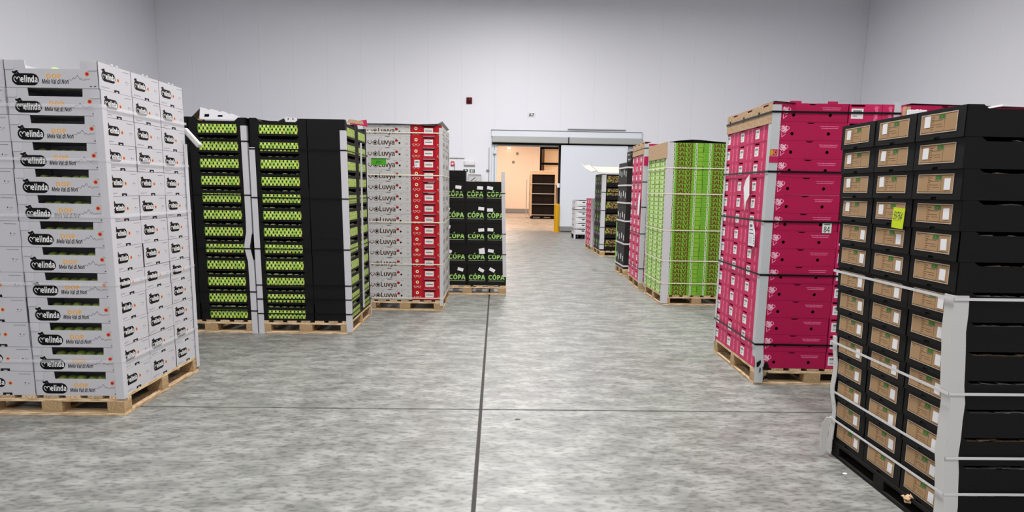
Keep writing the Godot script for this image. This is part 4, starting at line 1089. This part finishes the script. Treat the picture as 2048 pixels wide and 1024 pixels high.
# ------------------------------------------------------------------ white and red cartons
func stack_luvya():
	var st := {"x": -0.700, "z": -8.98, "side": 1.0, "lean": -0.004}
	under(st, 1.0, 1.2, "wooden pallet under the white and red heart-logo cartons")
	var pitch := 0.1405
	var k := {"w": 0.598, "d": 0.398, "h": pitch - 0.0015, "shell": M.card_white, "long": M.luvya_long, "end": M.luvya_end}
	var h: float = k.h
	k.top = thumb(0.598, h, 0.305, 0.040, 0.013)
	k.holes = [round_hole(Vector2(0.458, 0.054), 0.0125)]
	k.end_top = [Vector2(0, h), Vector2(0.155, h), Vector2(0.157, h - 0.018), Vector2(0.303, h - 0.018), Vector2(0.305, h), Vector2(0.398, h)]
	var pr := carton("fruit_carton", k)
	var s := [A(0, "a", "white column", 0.6, 0.4, 0.4), B(0, "d", "red column", 1.0), B(1, "e", "rear column", 1.0)]
	var got := pile(st, s, pr, "fruit_carton", 16, 0.146, pitch, "white and red carton with heart logo", "of its stack", "carton", "white and red cartons with heart logos")
	var gn := patch("tape_note", 0.095, 0.285, 0.055, 0.140, face(k, "long"), M.green_note, got["a4"], 0.002); gn.set_meta("label", "green paper note")
	var wn := patch("paper_label", 0.045, 0.11, 0.035, 0.128, face(k, "end-" ), M.barcode, got["d4"], 0.002); wn.set_meta("label", "extra white label")
	corner_board(st, 0.0, 0.0, 0.07, 2.36, "white card corner board on the near corner of the red cartons", M.card_white, [], 0.045)
	corner_board(st, 0.0, 1.2, 0.10, 2.40, "white card corner board on the far corner of the red cartons", M.card_white, [], 0.05)
	corner_board(st, 1.0, 0.0, 0.07, 2.30, "white card corner board on the inner corner of the heart-logo cartons", M.card_white, [], 0.018)
	band(st, 1.0, 1.2, [2.297, 1.766, 1.166, 0.620, 0.172], 0.014, M.strap_cream, "cream strap round the heart-logo cartons", "cream straps round the heart-logo cartons")
	var mb := MB.new(); mb.sheet([Vector2(-1.0, 2.398), Vector2(-0.6, 2.402), Vector2(-0.3, 2.398), Vector2(-0.06, 2.408), Vector2(0.0, 2.44)], 0.005, 0.03, -1.2)
	single("lid_sheet", mb, M.card_white, "thin white lid sheet covering the heart-logo cartons", "lid", Vector3(st.x, 0, st.z))

# ------------------------------------------------------------------ black cartons with green lettering
func stack_copa():
	var st := {"x": 0.160, "z": -10.46, "side": 1.0, "lean": -0.030}
	under(st, 1.2, 0.8, "wooden pallet under the black cartons with green lettering")
	var pitch := 0.3145
	var k := {"w": 0.299, "d": 0.398, "h": pitch - 0.002, "shell": M.card_black, "long": M.copa, "end": M.card_black}
	k.top = thumb(0.299, k.h, 0.12, 0.035, 0.006)
	var s := []
	var nm := ["aisle column of", "middle column of", "inner column of", "last column of"]
	for i in 3: s.append(A(0, "abcd"[i], nm[i], 0.3, 0.4, 0.3 * i))
	var pr := carton("black_carton", k)
	var got := pile(st, s, pr, "black_carton", 5, 0.145, pitch, "black carton with green lettering", "its stack", "carton", "black cartons with green lettering")
	var spots := {"a": [[0.075, 0.70, 0.14], [0.07, 0.66, 0.0], [0.07, 0.72, 0.05], [0.07, 0.70, 0.15], [0.085, 0.77, 0.5]], "b": [[0.225, 0.70, 0.05], [0.235, 0.72, 0.1], [0.23, 0.70, -0.1], [0.23, 0.74, -0.2], [0.215, 0.76, 0.5]], "c": [[0.20, 0.72, 0.1], [0.02, 0.7, 0.3], [0.02, 0.85, 0.2], [0.03, 0.66, 0.3], [0.20, 0.78, 0.25]]}
	for key in spots:
		for r in 5:
			var q: Array = spots[key][r]
			var tf: Transform3D = face(k, "long") * Transform3D(Basis(Vector3.BACK, -q[2]), Vector3(q[0], q[1] * 0.312, 0.0))
			patch("paper_label", -0.044, 0.044, -0.024, 0.024, tf, M.paper, got["%s%d" % [key, r + 1]], 0.002)
	var extra: Transform3D = face(k, "long") * Transform3D(Basis(Vector3.BACK, 0.2), Vector3(0.235, 0.60 * 0.312, 0.0))
	patch("paper_label", -0.044, 0.044, -0.022, 0.022, extra, M.paper, got["b4"], 0.0024)
	corner_board(st, 0.0, 0.0, 0.28, 1.86, "white card corner board on the aisle corner of the green-lettered cartons", M.card_white, [], 0.055)
	band(st, 1.2, 0.8, [1.544, 0.936, 0.624], 0.012, M.strap_black, "black strap round the green-lettered cartons", "black straps round the green-lettered cartons")
	# open black crate on top, half hidden by the red cartons
	var k2 := {"w": 0.30, "d": 0.40, "h": 0.155, "shell": M.card_black, "long": M.card_black, "end": M.card_black}
	k2.top = [Vector2(0, 0.155), Vector2(0.30, 0.155)]
	k2.bottom = [Vector2(0.05, 0.0), Vector2(0.07, 0.010), Vector2(0.23, 0.010), Vector2(0.25, 0.0)]
	var c := tray("open_crate", k2)
	c.name = numbered("open_crate"); add_child(c); c.position = place(st, 0.735, 0.20, 0.1465 + pitch * 5)
	for y in [0.035, 0.05, 0.065]: patch("rib", 0.05, 0.27, y, y + 0.003, face(k2, "long"), M.card_inner, c)
	tag(c, "black open crate lying on top of the green-lettered cartons", "crate")

# ------------------------------------------------------------------ pink boxes
func pink_kind(pitch: float) -> Dictionary:
	var k := {"w": 0.598, "d": 0.398, "h": pitch - 0.0015, "shell": M.card_pink, "long": M.pink_long, "end": M.pink_end}
	var h: float = k.h
	k.top = thumb(0.598, h, 0.308, 0.034, 0.015)
	k.holes = [round_hole(Vector2(0.163, h * 0.36), 0.0135), round_hole(Vector2(0.455, h * 0.37), 0.0135)]
	k.end_holes = [slot_hole(0.015, 0.125, h * 0.86, h * 0.955)]
	return k

func pink_proto(k: Dictionary) -> Node3D:
	var pr := carton("pink_box", k)
	patch("barcode_label", 0.02, 0.115, 0.030, 0.108, face(k, "end-"), M.barcode, pr.get_node("end_panel_001"))
	patch("barcode_label", 0.02, 0.115, 0.030, 0.108, face(k, "end+"), M.barcode, pr.get_node("end_panel"))
	return pr

func kraft_cap(st: Dictionary, y0: float, hgt: float, label: String, plain := false):
	# a folded kraft tray turned over the top of the stack's aisle face
	var t := thing("kraft_hood", label, "lid", Vector3(st.x, 0, st.z), -st.get("yaw", 0.0))
	var w := 1.2
	var holes := []
	if not plain:
		for x in [0.10, 0.50, 0.90]:
			holes.append(slot_hole(x - 0.03, x + 0.015, hgt * 0.42, hgt * 0.70))
			holes.append(slot_hole(x + 0.09, x + 0.21, hgt * 0.86, hgt * 0.94))
	var mb := MB.new(); mb.xf = Transform3D(Basis(Vector3.UP, -PI / 2), Vector3(-0.010, y0, -w + 0.002))
	mb.plate(outline(w, hgt, [], holes), 0.004, w, hgt); part("side_panel", mb, M.kraft, t)
	if not plain:
		mb = MB.new(); slabs(mb, -0.006, 0.10, y0 + hgt - 0.004, y0 + hgt, 0.0, -w, 0.001); part("top_flap", mb, M.kraft, t)

func stack_pink():
	var st := {"x": 2.200, "z": -5.62, "side": -1.0, "yaw": 0.0326}
	var pitch := 0.1452
	under(st, 1.0, 1.2, "wooden pallet with a chewed dirty corner under the near pink boxes")
	var k := pink_kind(pitch)
	var s := [A(0, "a", "corner column"), A(1, "b", "middle column"), A(2, "c", "rear column"), B(0, "d", "inner column", -1.0, 0.6)]
	s[3].turn = PI / 2
	var tail := "of stack behind the kraft-label crates"
	var got := pile(st, s, pink_proto(k), "pink_box", 15, 0.146, pitch, "pink fruit box", tail, "box", "pink fruit boxes behind the kraft-label crates")
	var l := patch("number_label", 0.468, 0.548, -0.016, 0.070, face(k, "long"), M.label84, got["a7"], 0.003); l.set_meta("label", "white label reading 84")
	l = patch("shipping_label", 0.155, 0.335, 0.010, 0.098, face(k, "end+"), M.big_label, got["d1"], 0.003); l.set_meta("label", "large white shipping label")
	corner_board(st, 0.0, 0.0, 0.02, 2.31, "grey-white corner board on the near corner of the pink boxes", M.card_grey, [[0.1, 0.12, 0.02, 0.01]], 0.07)
	corner_board(st, 0.0, 1.2, 0.12, 2.30, "white corner board on the rear aisle corner of the near pink boxes", M.card_white, [], 0.045)
	corner_board(st, 1.0, 0.0, 0.15, 2.34, "white corner board on the inner corner of the near pink boxes", M.card_white, [], 0.05)
	var sk := MB.new(); sk.plate(PackedVector2Array([Vector2(0, 0), Vector2(0.06, 0), Vector2(0.06, 0.05), Vector2(0, 0.05)]), 0.0006, 0.06, 0.05)
	var so := single("corner_sticker", sk, M.post_sticker, "red and yellow sticker on the pink boxes' grey corner board", "sticker", place(st, -0.005, -0.0095, 1.91), -st.yaw)
	var tp := MB.new(); slabs(tp, -0.007, 0.066, 0, 0.05, 0, 0.0012)
	single("pink_tape", tp, M.card_pink, "pink tape patch below the sticker on the grey corner board", "tape", place(st, -0.002, -0.0095, 1.855), -st.yaw)
	band(st, 1.0, 1.2, [2.253, 1.783, 1.382, 0.941, 0.352], 0.016, M.strap_black, "black strap round the near pink boxes", "black straps round the near pink boxes", 0.014)
	kraft_cap(st, 2.165, 0.165, "brown kraft lid with cut-outs over the near pink boxes' aisle side")
	var cf := MB.new(); cf.sheet([Vector2(0.0, 2.332), Vector2(0.10, 2.326), Vector2(0.17, 2.318)], 0.004, 0.012, -0.3)
	single("lid_corner", cf, M.card_black, "dark lid corner lying on the near pink boxes", "lid", Vector3(st.x, 0, st.z), -st.yaw)
	var tabs := thing("lid_tabs", "pink raised lid tabs along the near pink stack's top edge", "lid", place(st, 0, 0, 2.322), -st.yaw)
	var tm := MB.new(); slabs(tm, 0.13, 0.22, 0, 0.018, -0.002, -0.006); part("tab", tm, M.card_pink, tabs)
	tm = MB.new(); slabs(tm, 0.43, 0.51, 0, 0.018, -0.002, -0.006); part("tab", tm, M.card_pink, tabs)
	# loose papers caught under the straps
	var pp := MB.new(); pp.xf = Transform3D(Basis(Vector3.UP, -PI / 2 + 0.06) * Basis(Vector3.BACK, 0.06), Vector3(-0.022, 0, -0.42))
	pp.plate(PackedVector2Array([Vector2(0.0, 1.66), Vector2(0.05, 1.45), Vector2(0.07, 1.53), Vector2(0.135, 1.58), Vector2(0.12, 1.76), Vector2(0.05, 1.73)]), 0.0008, 1, 1)
	single("torn_paper", pp, M.paper, "torn white paper hanging on the pink boxes' aisle side", "paper", Vector3(st.x, 0, st.z), -st.yaw)
	pp = MB.new(); pp.xf = Transform3D(Basis(Vector3.UP, -PI / 2), Vector3(-0.018, 1.16, -0.33))
	pp.plate(PackedVector2Array([Vector2(0, 0), Vector2(0.17, 0), Vector2(0.165, 0.12), Vector2(0.11, 0.19), Vector2(0.0, 0.20)]), 0.0008, 0.17, 0.2)
	single("delivery_note", pp, M.delivery_note, "printed delivery note taped to the pink boxes' aisle side", "paper", Vector3(st.x, 0, st.z), -st.yaw)
	# dirt and splintered wood on the pallet's chewed corner
	var dm := MB.new()
	for i in 9:
		dm.xf = Transform3D(Basis(Vector3(rng.randf(), rng.randf(), rng.randf()).normalized(), rng.randf() * 3), Vector3(0.03 + rng.randf() * 0.10, 0.05 + rng.randf() * 0.16, 0.012 + rng.randf() * 0.012))
		dm.box(Vector3.ZERO, Vector3(0.018 + rng.randf() * 0.03, 0.02 + rng.randf() * 0.045, 0.008), 0.002)
	single("film_scrap", dm, M.rubber, "crumpled black film scrap stuck to the pink stack's pallet corner", "scrap", Vector3(st.x, 0, st.z), -st.yaw)
	# next pink stack further from the aisle
	var st2 := {"x": 3.262, "z": -5.60, "side": -1.0, "yaw": 0.02}
	under(st2, 0.8, 1.2, "wooden pallet under the pink stack hidden behind the kraft-label crates")
	var p2 := pink_proto(k)
	var s2 := [A(0, "a", "label side of")]
	pile(st2, s2, p2, "pink_box", 15, 0.146, pitch, "pink fruit box", "stack rising behind the black crates", "box", "pink fruit boxes rising behind the black crates")
	corner_board(st2, 0.0, 0.0, 0.15, 2.31, "crumpled brown corner board between the two near pink stacks", M.kraft, [], 0.04)
	var lid2 := MB.new(); lid2.sheet([Vector2(0.05, 2.335), Vector2(0.4, 2.330), Vector2(0.70, 2.328)], 0.004, -0.02, -0.4)
	single("lid_sheet", lid2, M.card_black, "dark lid sheet on the pink stack behind the black crates", "lid", Vector3(st2.x, 0, st2.z))
	var wt := MB.new(); slabs(wt, 0.0, 0.16, 2.21, 2.285, 0.012, 0.02, 0.004)
	single("white_wrap", wt, M.paper, "white wrapping patch on the pink stack behind the black crates", "wrap", Vector3(st2.x, 0, st2.z))
	# third stack, seen only as a strip over the black crates' rim
	var st3 := {"x": 4.075, "z": -5.65, "side": -1.0}
	under(st3, 0.8, 1.2, "wooden pallet under the stack topped by a white sheet")
	pile(st3, [A(0, "a", "face of")], pink_proto(k), "pink_box", 15, 0.146, pitch, "pink fruit box", "stack topped by a white sheet", "box", "pink fruit boxes under the white sheet")
	var ws := MB.new(); ws.sheet([Vector2(-0.02, 2.332), Vector2(0.2, 2.328), Vector2(0.5, 2.335), Vector2(0.7, 2.35)], 0.014, 0.03, -0.5)
	single("white_sheet", ws, M.paper, "white sheet lying over the pink stack beyond the black crates", "sheet", Vector3(st3.x, 0, st3.z))

# ------------------------------------------------------------------ black crates with kraft labels
func stack_kraft():
	var st := {"x": 2.126, "z": -2.985, "side": -1.0, "lean": -0.066}
	var pitch := 0.1356
	var y0 := 0.100
	var d := 0.357
	var pl := pallet(0.92, 1.08, Vector3(2.115 + 0.46, 0, -3.525), 0.0, "dark low pallet under the kraft-label crates", 0.098)
	for c in pl.get_children(): c.material_override = M.wood_dark
	var h := pitch
	var k := {"w": 0.54, "d": d - 0.002, "h": h - 0.001, "shell": M.card_black, "long": M.card_black, "end": M.card_black}
	k.top = [Vector2(0, k.h), Vector2(0.070, k.h), Vector2(0.095, h * 0.86), Vector2(0.445, h * 0.86), Vector2(0.470, k.h), Vector2(0.54, k.h)]
	k.end_bottom = [Vector2(0.145, 0), Vector2(0.15, 0.011), Vector2(0.185, 0.011), Vector2(0.19, 0)]
	var pr := tray("black_crate", k)
	patch("kraft_label", 0.038, 0.298, 0.028, 0.116, face(k, "end-"), M.kraft_label, pr)
	var s := [A(0, "a", "corner column of", 0.54, d), A(1, "b", "middle column of", 0.54, d), A(2, "c", "rear column of", 0.54, d), {"u": 0.54 + 0.0015 + d / 2, "v": 0.27, "turn": PI / 2, "key": "e", "name": "inner column of"}]
	var got := pile(st, s, pr, "black_crate", 14, y0, pitch, "black crate with kraft label", "strapped stack", "crate", "black crates with kraft labels")
	for key in ["a", "b", "c"]:
		for r in range(1, 15):
			var lf: bool = (r <= 2 or (r == 3 and key != "a") or (r == 4 and key != "a"))
			var x := 0.038 + (0.027 if lf else 0.200) + rng.randf_range(-0.006, 0.006)
			var tf: Transform3D = face(k, "end-") * Transform3D(Basis(Vector3.BACK, rng.randf_range(-0.05, 0.05)), Vector3(x, 0.041 + rng.randf_range(-0.003, 0.006) + (0.011 if lf else 0.0), 0.0012))
			patch("white_sticker", 0, 0.042, 0, 0.051, tf, M.paper, got["%s%d" % [key, r]].get_node("kraft_label"))
	# crumpled film showing in the gaps of the open sides
	for r in range(2, 15):
		var mb := MB.new()
		for i in 8:
			mb.xf = Transform3D(Basis(Vector3.UP, rng.randf_range(-0.4, 0.4)) * Basis(Vector3.BACK, rng.randf_range(-0.12, 0.12)), Vector3(0.13 + i * 0.042, h * 0.86 + rng.randf_range(-0.006, 0.002), -0.02 - rng.randf() * 0.012))
			mb.box(Vector3.ZERO, Vector3(0.06, 0.005, 0.02), 0.001)
		single("film_liner", mb, M.liner if r % 3 else M.liner_brown, "crumpled liner in the open side of the %s kraft-label crate from top" % nth(r), "liner", place(st, 0, 0, y0 + pitch * (14 - r)), 0.0, "crumpled liners in the kraft-label crates")
	var n := patch("sticky_note", 0.20, 0.30, -0.012, 0.09, face(k, "end-") * Transform3D(Basis(Vector3.BACK, -0.05), Vector3(0, 0.012, 0.002)), M.note, got["b4"].get_node("kraft_label"), 0.002); n.set_meta("label", "yellow-green handwritten note")
	corner_board(st, 0.0, 0.0, 0.01, 1.171, "wide white wavy corner board on the kraft-label crates' near corner", M.foam, [[0.98, 0.05, -0.008, 0.0], [0.66, 0.06, 0.010, 0.0], [0.42, 0.05, -0.008, 0.0], [0.18, 0.06, 0.0, 0.006]], 0.068, 0.006)
	corner_board(st, 0.0, 1.08, 0.02, 0.756, "white wrinkled corner board hanging down the kraft-label crates' rear edge", M.foam, [[0.58, 0.06, 0.010, 0.0], [0.42, 0.05, -0.010, 0.0], [0.28, 0.05, 0.010, 0.0], [0.04, 0.10, -0.03, 0.02]], 0.045, 0.006)
	var fl := MB.new()
	fl.sweep(PackedVector2Array([Vector2(-0.022, 0), Vector2(0.022, 0.0), Vector2(0.022, 0.006), Vector2(-0.022, 0.006)]), [Vector3(0.0, 0.24, 0), Vector3(-0.025, 0.20, 0.01), Vector3(-0.035, 0.13, 0.02), Vector3(-0.03, 0.05, 0.025), Vector3(-0.05, 0.012, 0.03), Vector3(-0.075, 0.002, 0.035)])
	single("torn_strip", fl, M.foam, "torn white strip curling onto the floor at the kraft-label stack", "strip", Vector3(2.085, 0.0, -4.06))
	band(st, 0.90, 1.08, [1.156, 0.719, 0.412, 0.235], 0.013, M.strap_white, "white strap round the kraft-label crates", "white straps round the kraft-label crates", 0.014)

# ------------------------------------------------------------------ thin green trays
func stack_salvi():
	var st := {"x": 2.385, "z": -9.69, "side": -1.0, "lean": -0.01}
	under(st, 1.0, 1.2, "wooden pallet under the thin green trays")
	var pitch := 0.0629
	var k := {"w": 0.498, "d": 0.298, "h": pitch - 0.001, "shell": M.card_green, "long": M.salvi_long, "end": M.salvi_end}
	var pr := carton("green_tray", k)
	var s := []
	for i in 4: s.append(A(i, "abcd"[i], ["corner column", "second column back", "third column back", "rear column"][i], 0.5, 0.3))
	s.append(A(0, "e", "inner column", 0.5, 0.3, 0.5))
	pile(st, s, pr, "green_tray", 34, 0.145, pitch, "thin green fruit tray with brown lettering", "of its stack", "tray", "thin green fruit trays")
	corner_board(st, 0.0, 0.0, 0.03, 2.29, "white card corner board on the near corner of the green trays", M.card_white, [], 0.085)
	corner_board(st, 0.0, 1.2, 0.10, 2.1, "pale corner board on the rear aisle corner of the green trays", M.card_white, [], 0.05)
	band(st, 1.0, 1.2, [1.941, 1.584, 1.074, 0.642, 0.319], 0.014, M.strap_cream, "cream strap round the green trays", "cream straps round the green trays", 0.012)
	kraft_cap({"x": 2.362, "z": -9.69, "yaw": 0.0}, 2.075, 0.22, "plain brown card sheet covering the green trays' top aisle side", true)
	var mb := MB.new(); mb.sheet([Vector2(-0.005, 2.288), Vector2(0.14, 2.308), Vector2(0.30, 2.322), Vector2(0.42, 2.320), Vector2(0.60, 2.304), Vector2(0.80, 2.292), Vector2(1.0, 2.290)], 0.006, 0.012, -1.2)
	single("lid_sheet", mb, M.card_black, "black bowed lid sheet on top of the green trays", "lid", Vector3(st.x, 0, st.z))

# ------------------------------------------------------------------ the stacks further down the aisle
func stack_right_far():
	# pink boxes behind the green trays
	var st := {"x": 2.345, "z": -11.13, "side": -1.0, "yaw": 0.04}
	under(st, 1.0, 1.2, "wooden pallet under the pink boxes behind the green trays")
	var k := pink_kind(0.1475)
	pile(st, [A(0, "a", "corner column"), A(1, "b", "middle column"), A(2, "c", "rear column")], pink_proto(k), "pink_box", 15, 0.146, 0.1475, "pink fruit box", "of stack behind the green trays", "box", "pink fruit boxes behind the green trays")
	corner_board(st, 0.0, 0.0, 0.12, 2.36, "grey-white corner board on the pink boxes behind the green trays", M.card_grey, [], 0.07)
	band(st, 1.0, 1.2, [2.29, 1.76, 1.36, 0.93, 0.36], 0.014, M.strap_black, "black strap round the pink boxes behind the green trays", "black straps round the far pink boxes")
	kraft_cap(st, 2.20, 0.19, "brown kraft lid with cut-outs over the pink boxes behind the green trays")
	var pb := MB.new(); slabs(pb, -0.01, 0.09, 2.02, 2.16, 0.012, 0.016)
	single("pink_tape", pb, M.card_pink, "pink patch at the top of the far grey corner board", "tape", Vector3(st.x, 0, st.z), -0.04)
	var pp := MB.new(); pp.xf = Transform3D(Basis(Vector3.UP, -PI / 2), Vector3(-0.02, 1.22, -0.36))
	pp.plate(PackedVector2Array([Vector2(0, 0), Vector2(0.2, 0.02), Vector2(0.22, 0.36), Vector2(0.06, 0.30)]), 0.0008, 0.22, 0.36)
	single("torn_paper", pp, M.paper, "torn white paper on the pink boxes behind the green trays", "paper", Vector3(st.x, 0, st.z), -0.04)
	# black cartons with white labels
	st = {"x": 2.425, "z": -12.98, "side": -1.0}
	under(st, 1.0, 0.9, "wooden pallet under the tall black cartons with white labels")
	k = {"w": 0.5, "d": 0.448, "h": 0.398, "shell": M.card_black, "long": M.black_end, "end": M.black_end}
	pile(st, [A(0, "a", "near column of", 0.5, 0.45), A(1, "b", "rear column of", 0.5, 0.45)], carton("black_carton", k), "black_carton", 5, 0.145, 0.40, "black carton with white labels", "narrow aisle stack", "carton", "black cartons with white labels")
	band(st, 0.5, 0.9, [2.05, 1.72, 1.39, 1.05, 0.62, 0.20], 0.03, M.strap_white, "white strap round the black cartons with white labels", "white straps round the black white-label cartons")
	var top := MB.new(); top.box(Vector3(0.35, 2.145 + 0.11, -0.45), Vector3(0.5, 0.22, 0.4), 0.01)
	single("black_carton", top, M.black_end, "small black carton on top of the narrow white-label stack", "carton", Vector3(st.x, 0, st.z))
	corner_board(st, 0.0, 0.9, 0.15, 1.0, "light green corner board at the far edge of the black cartons", M.greenpost, [], 0.06)
	# black crates with a brown fruit print
	st = {"x": 2.575, "z": -17.0, "side": -1.0}
	under(st, 1.0, 1.2, "wooden pallet under the black crates with brown fruit print")
	k = {"w": 0.598, "d": 0.398, "h": 0.310, "shell": M.card_black, "long": M.card_black, "end": M.card_black}
	k.top = [Vector2(0, 0.31), Vector2(0.06, 0.31), Vector2(0.10, 0.285), Vector2(0.498, 0.285), Vector2(0.538, 0.31), Vector2(0.598, 0.31)]
	var pr := tray("fruit_crate", k)
	patch("fruit_print", 0.11, 0.52, 0.10, 0.265, face(k, "long"), M.kiwi_label, pr)
	patch("end_print", 0.05, 0.35, 0.03, 0.28, face(k, "end-"), M.kiwi_end, pr)
	pile(st, [A(0, "a", "corner column of"), A(1, "b", "middle column of"), A(2, "c", "rear column of")], pr, "fruit_crate", 6, 0.145, 0.313, "black crate with brown fruit print", "far stack", "crate", "black crates with brown fruit print")
	corner_board(st, 0.0, 0.0, 0.18, 2.0, "white card corner board on the black crates with fruit print", M.card_white, [], 0.10)
	corner_board(st, 0.0, 1.2, 0.18, 2.0, "pale rear corner board on the black crates with fruit print", M.card_white, [], 0.05)
	band(st, 1.0, 1.2, [1.58, 1.13, 0.72, 0.30], 0.014, M.strap_black, "black strap round the crates with fruit print", "black straps round the fruit-print crates")
	var lid := MB.new(); lid.sheet([Vector2(-0.40, 2.115), Vector2(-0.36, 2.075), Vector2(-0.30, 2.055), Vector2(-0.22, 2.070), Vector2(-0.17, 2.085), Vector2(-0.12, 2.050), Vector2(-0.02, 2.036), Vector2(0.25, 2.034), Vector2(0.6, 2.033)], 0.014, 0.05, -1.15)
	for i in lid.v.size(): lid.v[i].y += (0.05 - lid.v[i].z) * 0.15
	single("card_sheet", lid, mat(Color(0.74, 0.70, 0.66), 0.8), "curled pale card sheet overhanging the crates with fruit print", "sheet", Vector3(st.x, 0, st.z))
	# pink boxes before the door leaf
	st = {"x": 2.545, "z": -18.5, "side": -1.0}
	under(st, 1.0, 1.2, "wooden pallet under the short pink stack beside the white crates")
	k = pink_kind(0.157)
	pile(st, [A(0, "a", "corner column"), A(1, "b", "middle column"), A(2, "c", "rear column")], pink_proto(k), "pink_box", 8, 0.146, 0.157, "pink fruit box", "of short stack beside white crates", "box", "pink fruit boxes of the short far stack")
	corner_board(st, 0.0, 0.0, 0.10, 1.40, "white near corner board on the short pink stack", M.card_white, [], 0.06)
	corner_board(st, 0.0, 1.2, 0.0, 1.20, "white rear corner board on the short pink stack", M.card_white, [], 0.08)
	# plain white crates by the door leaf
	st = {"x": 2.615, "z": -23.2, "side": -1.0}
	var dp := pallet(0.6, 0.8, place(st, 0.3, 0.4, 0.0), 0.0, "dark low pallet under the plain white crates by the door")
	for c in dp.get_children(): c.material_override = M.rubber
	k = {"w": 0.598, "d": 0.398, "h": 0.190, "shell": M.card_white, "long": M.white_long, "end": M.white_end}
	k.top = [Vector2(0, 0.19), Vector2(0.1, 0.19), Vector2(0.14, 0.165), Vector2(0.458, 0.165), Vector2(0.498, 0.19), Vector2(0.598, 0.19)]
	pile(st, [A(0, "a", "front column of"), A(1, "b", "rear column of")], tray("white_crate", k), "white_crate", 6, 0.145, 0.191, "plain white crate", "short stack before the sliding door", "crate", "plain white crates before the sliding door")
	corner_board(st, 0.0, 0.0, 0.0, 1.28, "white corner board on the near edge of the plain white crates", M.card_white, [], 0.06)
	band(st, 0.6, 0.8, [0.98, 0.33], 0.02, M.strap_black, "black strap round the plain white crates", "black straps round the plain white crates")

# ------------------------------------------------------------------ dark bins beyond the doorway
func stack_bins():
	var st := {"x": 1.935, "z": -39.0, "side": 1.0}
	var x0 := 1.935
	var pl := pallet(1.30, 1.3, Vector3(x0 + 0.65, 0, -39.65), 0.0, "dark pallet under the brown bins beyond the doorway")
	for c in pl.get_children(): c.material_override = M.rubber
	for r in 4:
		var t := thing("slotted_bin", "dark brown slotted bin beyond the doorway, %s" % ["bottom of four", "third from top", "second from top", "topmost of four"][r], "bin", Vector3(x0 + 0.65, 0.147 + r * 0.578, -39.65), 0.0, "dark slotted bins beyond the doorway")
		var mb := MB.new(); slabs(mb, -0.645, 0.645, 0, 0.574, -0.645, 0.640, 0.01); part("bin_body", mb, mat(Color(0.07, 0.05, 0.045), 0.7), t)
		var f := MB.new(); f.quad(Vector3(-0.62, 0.03, 0.6425), Vector3(0.62, 0.03, 0.6425), Vector3(0.62, 0.55, 0.6425), Vector3(-0.62, 0.55, 0.6425), Vector3.BACK); part("slotted_front", f, M.bin, t)
		mb = MB.new(); slabs(mb, -0.65, 0.65, 0.545, 0.574, 0.63, 0.65, 0.004); part("rim", mb, M.dark, t)
	var c := thing("card_cover", "brown card lid on top of the dark slotted bins", "lid", Vector3(x0 + 0.65, 2.458, -39.65))
	var lm := MB.new(); slabs(lm, -0.67, 0.67, 0, 0.22, -0.67, 0.67, 0.02); part("lid_body", lm, M.beige, c)
	lm = MB.new(); slabs(lm, -0.69, 0.69, 0.0, 0.07, -0.69, 0.69, 0.01); part("rim", lm, M.beige, c)
	var q := [[0.0, 0.66], [1.30, 0.66], [0.0, -0.66], [0.0, 0.0]]
	var nm := ["near open", "near hidden-side", "far open", "middle open"]
	for i in 4:
		var mb := MB.new(); slabs(mb, -0.05 if i != 1 else -0.03, 0.05 if i != 1 else 0.03, 0.14, 2.46, -0.03, 0.03, 0.006)
		single("card_post", mb, M.beige, "brown card post on the %s edge of the slotted bins" % nm[i], "corner board", Vector3(x0 + q[i][0] + (-0.03 if i != 1 else 0.02), 0, -39.65 + q[i][1] + 0.02))
	var y := [1.95, 1.40, 0.82, 0.22]
	for i in 4:
		var mb := MB.new(); slabs(mb, -0.09, 1.36, -0.016, 0.016, 0.0, -0.003); slabs(mb, -0.09, -0.087, -0.016, 0.016, 0.0, -1.4)
		single("strap", mb, M.strap_white, "white strap round the slotted bins, %s of four" % ["topmost", "second from top", "third from top", "lowest"][i], "strap", Vector3(x0, y[i], -38.93), 0.0, "white straps round the slotted bins")
	var wp := MB.new(); slabs(wp, -0.01, 0.03, 0.0, 2.2, -0.4, 0.0, 0.006)
	single("white_board", wp, M.strap_white, "narrow white board standing beside the slotted bins", "board", Vector3(1.70, 0, -40.2))

func debris():
	var spots := [[2.02, 0.0, -14.0, 0.06, M.rubber, "small dark scrap on the floor near the far pink boxes"], [0.165, 0.0, -4.66, 0.022, M.speck, "round dark speck stuck to the floor beside the long joint"], [2.05, 0.0, -3.75, 0.014, M.paper, "tiny white crumb on the floor beside the kraft-label crates"]]
	for q in spots:
		var mb := MB.new()
		var r: float = q[3]
		mb.lathe([Vector2(0.001, 0.006), Vector2(r * 0.6, 0.005), Vector2(r, 0.001), Vector2(r, 0.0)], 9)
		var o := single("floor_scrap", mb, q[4], q[5], "scrap", Vector3(q[0], q[1], q[2]))
		o.scale = Vector3(1, 1, 0.6)
	var cr := MB.new()
	for i in 6:
		cr.xf = Transform3D(Basis(Vector3(rng.randf(), rng.randf(), rng.randf()).normalized(), rng.randf() * 3), Vector3(rng.randf_range(-0.02, 0.02), 0.02 + rng.randf() * 0.03, rng.randf_range(-0.04, 0.04)))
		cr.box(Vector3.ZERO, Vector3(0.035, 0.006, 0.03), 0.001)
	single("card_scrap", cr, M.kraft, "crumpled brown card scrap sticking out under the kraft-label crates", "scrap", Vector3(2.12, 0.06, -3.25))
